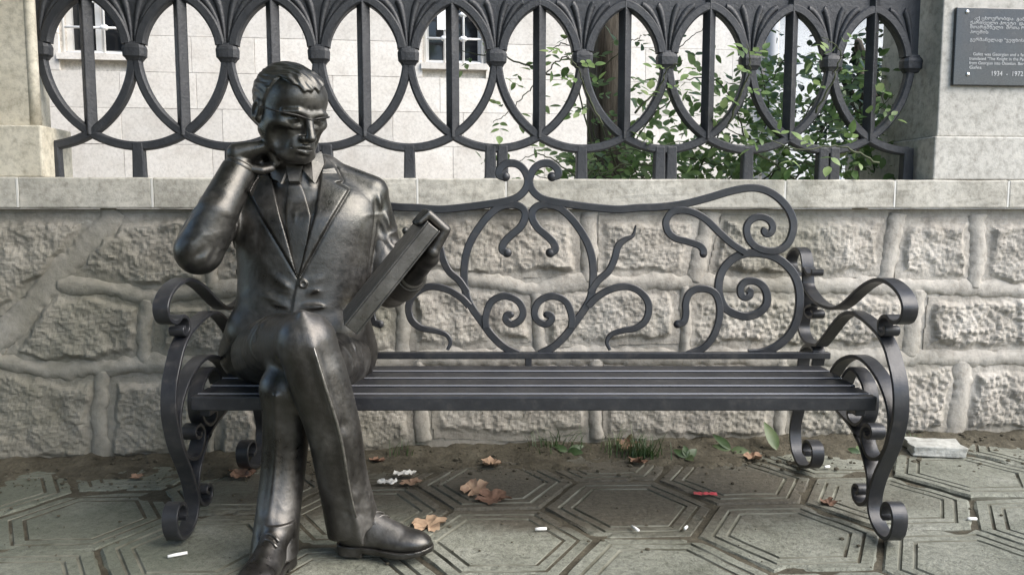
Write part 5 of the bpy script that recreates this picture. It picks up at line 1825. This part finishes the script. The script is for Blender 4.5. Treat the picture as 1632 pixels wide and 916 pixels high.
# =================================================================== UNSEEN STREET BEHIND THE VIEWER (house added, tree crown spread, to darken the left)
tree('street_tree', 'tall leafy street tree on the left, unseen, its crown spread over the pavement to darken it', (-3.9, 0.6, 0),
     [(-3.9, 0.6, 0), (-3.85, 0.6, 1.5), (-3.7, 0.7, 3.2)], [0.2, 0.16, 0.13], ((-2.0, 1.2, 3.9), (2.0, 2.4, 0.9)), 15600, 0.2, M['leaf'], 13, 13)
M['plaster_dark'] = mat_rock('shading house plaster', (0.16, 0.15, 0.13), (0.24, 0.225, 0.2), (0.3, 0.285, 0.255), 0.0, 0.9, 0.3)
opp = empty('shading_house', (-12.5, -5.5, 0), R(-6), 'tall plastered house added unseen behind the viewer to darken reflections on the left', 'house')
box_obj('wall', (-10, 9.5, -5, 0, 0, 7.6), M['plaster_dark'], opp)  # wall of the added house, darkens reflections on the left
for fl in range(2):
    for k in range(-4, 4):
        w = box_obj('window', (k * 2.3 + 0.6, k * 2.3 + 1.6, 0.004, 0.03, 1.0 + fl * 3.4, 2.7 + fl * 3.4), M['glass'], opp)
        box_obj('sill', (k * 2.3 + 0.5, k * 2.3 + 1.7, 0.004, 0.12, 0.9 + fl * 3.4, 0.99 + fl * 3.4), M['plaster_dark'], w)
box_obj('shading_house_cornice', (-10.3, 9.8, -5.2, 0.35, 7.61, 8.0), M['plaster_dark'], opp)
# =================================================================== SMALL THINGS ON THE GROUND
t = NT('dry brown leaf')
oi = t.n('ShaderNodeObjectInfo'); n1 = t.noise(60, 5, 0.65)
fac = t.math('ADD', t.math('MULTIPLY', oi.outputs['Random'], 0.5), t.math('MULTIPLY', n1, 0.5))
M['dry_leaf'] = t.done(t.ramp(fac, [(0.25, (0.10, 0.055, 0.035)), (0.5, (0.22, 0.125, 0.08)), (0.75, (0.40, 0.28, 0.18))]), 0.8)
M['paper'] = NT('white tissue').done((0.70, 0.68, 0.62), 0.9)
M['butt'] = NT('cigarette paper').done((0.80, 0.79, 0.75), 0.85)
M['red_foil'] = NT('red foil wrapper').done((0.45, 0.06, 0.07), 0.35)
M['blade'] = mat_leaf('grass blade', (0.04, 0.075, 0.025), (0.075, 0.12, 0.045), (0.14, 0.18, 0.08), 0.3)
M['rubble'] = mat_rock('broken paving stone', (0.30, 0.30, 0.27), (0.42, 0.42, 0.385), (0.5, 0.5, 0.46), 0.1, 0.9, 0.5)

def ground_z(x, y):
    e = (y - (D_WALL + WT * x) + 0.42) / 0.47
    if e <= 0: return 0.0
    return max(0.0, -0.022 + 0.05 * min(e, 1) ** 1.5) + 0.004
def dry_leaf(px, py, size, label, seed, curl=0.35, lobes=5):
    rd = random.Random(seed)
    c0 = PZ(px, py, 0.0)
    n, rings = 40, 5
    a0 = rd.uniform(0, 6.28)
    vs_, fs = [(0, 0, 0.0)], []
    for r in range(1, rings + 1):
        for k in range(n):
            a = 2 * math.pi * k / n
            lob = 0.62 + 0.38 * abs(math.cos(a * lobes / 2)) ** 0.8 + 0.07 * math.sin(a * 17 + seed) - 0.25 * (abs(a - math.pi) < 0.12)
            rr = size * lob * r / rings
            x, y = rr * math.cos(a), rr * math.sin(a) * 0.9
            z = curl * size * ((r / rings) ** 2) * (0.45 + 0.6 * mnoise.noise(Vector((x / size * 1.7 + seed, y / size * 1.7, 0.3)))) + 0.06 * size * mnoise.noise(Vector((x / size * 6, y / size * 6, seed)))
            vs_.append((x, y, z))
    for k in range(n): fs.append((0, 1 + k, 1 + (k + 1) % n))
    for r in range(rings - 1):
        for k in range(n):
            a = 1 + r * n + k; b = 1 + r * n + (k + 1) % n
            fs.append((a, a + n, b + n, b))
    zmin = min(v[2] for v in vs_)
    o = mesh_obj('dry_leaf', [(x, y, z - zmin) for x, y, z in vs_], fs, M['dry_leaf'], None, True)
    o.location = (c0.x, c0.y, ground_z(c0.x, c0.y) + 0.002); o.rotation_euler = (rd.gauss(0, .1), rd.gauss(0, .1), a0)
    tag(o, label, 'leaf', 'dry leaves on the pavement')
dry_leaf(758, 783, 0.055, 'curled brown dead leaf overlapping a larger one under the middle of the bench', 1, 0.5)
dry_leaf(786, 797, 0.062, 'large brown dead leaf, the nearer of two under the middle of the bench', 2, 0.45)
dry_leaf(684, 838, 0.06, 'pale tan dead leaf just behind the toe of the statue\'s shoe', 3, 0.4)
dry_leaf(783, 743, 0.045, 'folded pinkish dead leaf at the soil edge under the bench', 4, 0.6)
dry_leaf(1017, 739, 0.042, 'pinkish brown dead leaf in front of the grass tuft', 5, 0.7)
dry_leaf(655, 772, 0.045, 'dark brown dead leaf beside the crumpled tissue', 6, 0.3)
dry_leaf(602, 738, 0.035, 'small dead leaf near the wall right of the statue\'s leg', 7, 0.5)
dry_leaf(218, 763, 0.026, 'small pale leaf on the pavement left of the bench', 8, 0.4)
dry_leaf(1200, 733, 0.038, 'curled pale dead leaf on the soil near the rear bench leg', 9, 0.8)
dry_leaf(1320, 803, 0.03, 'small tan dead leaf left of the front bench foot', 10, 0.6)
dry_leaf(1003, 720, 0.05, 'upright brown dead leaf leaning in the grass tuft by the wall', 11, 1.0)
dry_leaf(385, 760, 0.05, 'reddish dead leaf behind the statue\'s legs', 12, 0.7)
def tissue(px, py, size, label, seed):
    c0 = PZ(px, py, 0.0)
    n = 14
    vs_, fs = [], []
    for j in range(n + 1):
        for i in range(n + 1):
            x, y = (i / n - .5) * size * 1.5, (j / n - .5) * size * 0.8
            q = Vector((x / size * 2.6 + seed, y / size * 2.6, seed))
            z = 0.32 * size * abs(mnoise.noise(q)) + 0.14 * size * mnoise.noise(q * 2.7)
            vs_.append((x + 0.2 * size * mnoise.noise(q * 1.3 + Vector((9, 0, 0))), y + 0.25 * size * mnoise.noise(q * 1.3), z + 0.02 * size))
    for j in range(n):
        for i in range(n):
            a = j * (n + 1) + i; fs.append((a, a + 1, a + n + 2, a + n + 1))
    o = mesh_obj('crumpled_tissue', vs_, fs, M['paper'], None, True)
    zmin = min(v[2] for v in vs_)
    o.location = (c0.x, c0.y, ground_z(c0.x, c0.y) - zmin + 0.003); o.rotation_euler = (0, 0, random.Random(seed).uniform(-0.5, 0.5))
    tag(o, label, 'tissue', 'crumpled tissues')
tissue(616, 772, 0.045, 'crumpled white tissue right beside the statue\'s trouser leg', 3)
tissue(646, 758, 0.05, 'crumpled white tissue farther from the statue, near the dark leaf', 5)
def butt(px, py, ang, length, label, name='cigarette_butt'):
    c0 = PZ(px, py, 0.006)
    v, f = tube([(-length / 2, 0, 0), (-length * .1, 0, 0.0006), (length / 2, 0, 0)], [0.0042, 0.0046, 0.0042], 10)
    o = mesh_obj(name, v, f, M['butt'], None, True)
    o.location = (c0.x, c0.y, 0.0075); o.rotation_euler = (0, 0, ang)
    tag(o, label, 'cigarette butt', 'cigarette butts')
butt(1012, 842, R(115), 0.036, 'white cigarette butt pointing at the viewer under the bench\'s right half')
butt(862, 843, R(8), 0.034, 'white cigarette butt lying sideways on the paver below the bench centre')
butt(1093, 841, R(60), 0.02, 'short cigarette butt in a paver groove right of another butt')
butt(1549, 827, R(2), 0.028, 'white cigarette butt in the joint right of the bench')
butt(283, 884, R(30), 0.05, 'thin white stub on the pavement left of the statue\'s shoe')
butt(1318, 744, R(20), 0.022, 'small white stub beside the rear bench foot')
# wrapper
vs_, fs = [], []
for j in range(6):
    for i in range(13):
        x, y = (i / 12 - .5) * 0.075, (j / 5 - .5) * 0.026
        vs_.append((x, y, 0.004 + 0.010 * abs(mnoise.noise(Vector((x * 60, y * 60, 2))))))
for j in range(5):
    for i in range(12):
        a = j * 13 + i; fs.append((a, a + 1, a + 14, a + 13))
o = mesh_obj('foil_wrapper', vs_, fs, M['red_foil'], None, False)
c0 = PZ(1124, 790, 0); o.location = (c0.x, c0.y, 0.003); o.rotation_euler = (0, 0, R(-8))
tag(o, 'torn red foil wrapper on the paver under the bench', 'wrapper')
# broken stones
def rock(name, px, py, sx, sy, sz, label, seed, rz=0.0, cat='stone'):
    c0 = PZ(px, py, 0.0)
    bm = bmesh.new()
    bm_box(bm, -sx / 2, sx / 2, -sy / 2, sy / 2, 0, sz, min(sz, sx) * 0.12)
    bmesh.ops.subdivide_edges(bm, edges=[e for e in bm.edges if e.calc_length() > 0.02], cuts=4, use_grid_fill=True)
    for v in bm.verts:
        n_ = fbm((v.co.x * 16 + seed, v.co.y * 16, v.co.z * 16), 4)
        v.co.x += 0.12 * sx * mnoise.noise(Vector((v.co.y * 12 + seed, v.co.z * 5, 0)))
        v.co += Vector((v.co.x, v.co.y, v.co.z * 0.8)) * 0.10 * n_
    o = bm_obj(name, bm, M['rubble'], None, False)
    o.location = (c0.x, c0.y, ground_z(c0.x, c0.y)); o.rotation_euler = (0, 0, rz)
    tag(o, label, cat, 'broken stones by the wall')
rock('broken_slab', 1487, 722, 0.20, 0.13, 0.04, 'flat broken pale slab lying on the pavement right of the bench', 3, R(-8))
rock('broken_stone', 1572, 690, 0.13, 0.07, 0.05, 'rough stone wedged in the soil below the right pillar', 8, R(5))
rock('broken_stone', 1620, 686, 0.15, 0.08, 0.06, 'rough stone at the wall foot by the right edge of the picture', 12, R(-12))
rock('broken_stone', 120, 728, 0.10, 0.05, 0.035, 'pale stone chip at the wall foot left of the bench', 15, R(10))
rock('broken_stone', 215, 726, 0.16, 0.06, 0.03, 'dark flat stone at the wall foot beside the bench\'s left leg', 19, R(-4))
rock('broken_stone', 612, 715, 0.16, 0.09, 0.06, 'rough stone at the wall foot right of the statue\'s leg', 23, R(8))
# clods, pebbles and crumbs on the soil strip: too many and small to pick apart
rc = random.Random(4)
V_, F_ = [], []
bm = bmesh.new(); bmesh.ops.create_icosphere(bm, subdivisions=1, radius=1.0)
ib = [v.co.copy() for v in bm.verts]; ifc = [tuple(v.index for v in f.verts) for f in bm.faces]; bm.free()
FW = wall_frame(D_WALL)
for _ in range(700):
    x = rc.uniform(-2.1, 2.4); w = -0.02 - 0.34 * rc.random() ** 1.3
    p = FW @ Vector((x, w, 0))
    s = 0.0025 + 0.008 * rc.random() ** 4
    z = ground_z(p.x, p.y)
    b0 = len(V_)
    for q in ib:
        k = 1 + 0.35 * mnoise.noise(q * 1.7 + Vector((x * 9, w * 9, 0)))
        V_.append((p.x + q.x * s * k * 1.2, p.y + q.y * s * k, z + q.z * s * k * 0.7))
    F_ += [tuple(i + b0 for i in f) for f in ifc]
o = mesh_obj('soil_crumbs', V_, F_, M['soil'])
tag(o, 'earth clods and pebbles strewn along the foot of the wall', 'soil', None, 'stuff')
V_, F_ = [], []
for _ in range(420):                             # crumbs blown over the pavers
    x = rc.uniform(-1.6, 2.2); y = 2.0 + 1.1 * rc.random() ** 0.7
    if y > D_WALL + WT * x - 0.1: continue
    s = 0.0014 + 0.005 * rc.random() ** 4; b0 = len(V_)
    for q in ib: V_.append((x + q.x * s * 1.3, y + q.y * s, 0.003 + q.z * s * 0.8))
    F_ += [tuple(i + b0 for i in f) for f in ifc]
o = mesh_obj('pavement_crumbs', V_, F_, M['soil'])
tag(o, 'tiny grit and crumbs scattered over the pavers', 'grit', None, 'stuff')
# grass and weeds
def blades(spots, rd, hmin, hmax, spread, width, droop):
    V_, F_ = [], []
    for (x, y, z) in spots:
        h = rd.uniform(hmin, hmax); a = rd.uniform(0, 6.28); lean = rd.uniform(0.15, spread)
        dx, dy = math.cos(a) * lean, math.sin(a) * lean
        sx, sy = -math.sin(a) * width, math.cos(a) * width
        b0 = len(V_)
        for k in range(5):
            u_ = k / 4; ww = (1 - u_) ** 0.7
            zz = z + h * (u_ - droop * u_ ** 3 * lean)
            V_ += [(x + dx * h * u_ ** 1.6 - sx * ww, y + dy * h * u_ ** 1.6 - sy * ww, zz), (x + dx * h * u_ ** 1.6 + sx * ww, y + dy * h * u_ ** 1.6 + sy * ww, zz + 0.0005)]
        for k in range(4):
            i = b0 + k * 2; F_.append((i, i + 1, i + 3, i + 2))
    return V_, F_
def tuft(px, py, n, rad, hmin, hmax, label, seed, name='grass_tuft', spread=0.9, width=0.0022):
    rd = random.Random(seed); c0 = PZ(px, py, 0.02)
    sp_ = []
    for _ in range(n):
        x, y = c0.x + rd.gauss(0, rad), c0.y + rd.gauss(0, rad * 0.5); sp_.append((x, y, ground_z(x, y) - 0.006))
    v, f = blades(sp_, rd, hmin, hmax, spread, width, 0.5)
    tag(mesh_obj(name, v, f, M['blade'], None, True), label, 'grass', 'weeds along the wall foot')
tuft(1025, 722, 120, 0.035, 0.05, 0.14, 'bushy green grass tuft at the wall foot under the bench\'s right half', 2)
tuft(985, 716, 60, 0.03, 0.05, 0.15, 'pale feathery grass tuft left of the bushy green one', 3, width=0.0016)
tuft(880, 712, 50, 0.05, 0.05, 0.13, 'sparse drooping weeds at the wall foot near the bench centre', 5, spread=1.5)
tuft(1440, 700, 24, 0.03, 0.03, 0.07, 'thin grass sprigs between the bench arm and the broken slab', 6)
tuft(1590, 684, 30, 0.03, 0.03, 0.07, 'yellowish moss and grass on the stones at far right', 7)
tuft(640, 722, 16, 0.03, 0.04, 0.09, 'few thin grass stalks right of the statue\'s leg', 8)
def broad_weed(px, py, specs, label, seed):
    rd = random.Random(seed); c0 = PZ(px, py, 0.02); base = Vector((c0.x, c0.y, ground_z(c0.x, c0.y)))
    root = empty('broadleaf_weed', base, 0, label, 'weed', 'weeds along the wall foot')
    for (az, el, L_, w) in specs:
        v, f = leaf_shape(7, w / L_, 0.3, 0.25)
        o = mesh_obj('leaf', v, f, M['blade'], root, True)
        d = Vector((math.cos(az) * math.cos(el), math.sin(az) * math.cos(el), math.sin(el)))
        o.matrix_basis = rot_to(d, Vector((0, -1, 0.6))).to_4x4() @ Matrix.Diagonal((L_, L_, L_, 1))
broad_weed(1095, 722, [(R(160), R(30), .06, .014), (R(20), R(35), .055, .016), (R(100), R(60), .05, .014), (R(-80), R(15), .05, .016)], 'small weed with four broad leaves right of the grass tuft', 1)
broad_weed(1238, 712, [(R(120), R(62), .12, .024)], 'single upright pale green leaf before the rear bench leg', 2)
broad_weed(1165, 712, [(R(150), R(40), .09, .016), (R(-20), R(-2), .08, .018), (R(170), R(15), .07, .014)], 'sprawling weed with narrow leaves near the bench\'s right end', 3)
broad_weed(905, 716, [(R(10), R(20), .07, .014), (R(-30), R(8), .06, .016), (R(170), R(25), .06, .013)], 'low weed with pointed leaves at the soil edge near the bench centre', 4)
broad_weed(1370, 716, [(R(20), R(20), .045, .012), (R(160), R(25), .045, .013), (R(80), R(45), .04, .012)], 'tiny weed inside the right bench arm', 5)
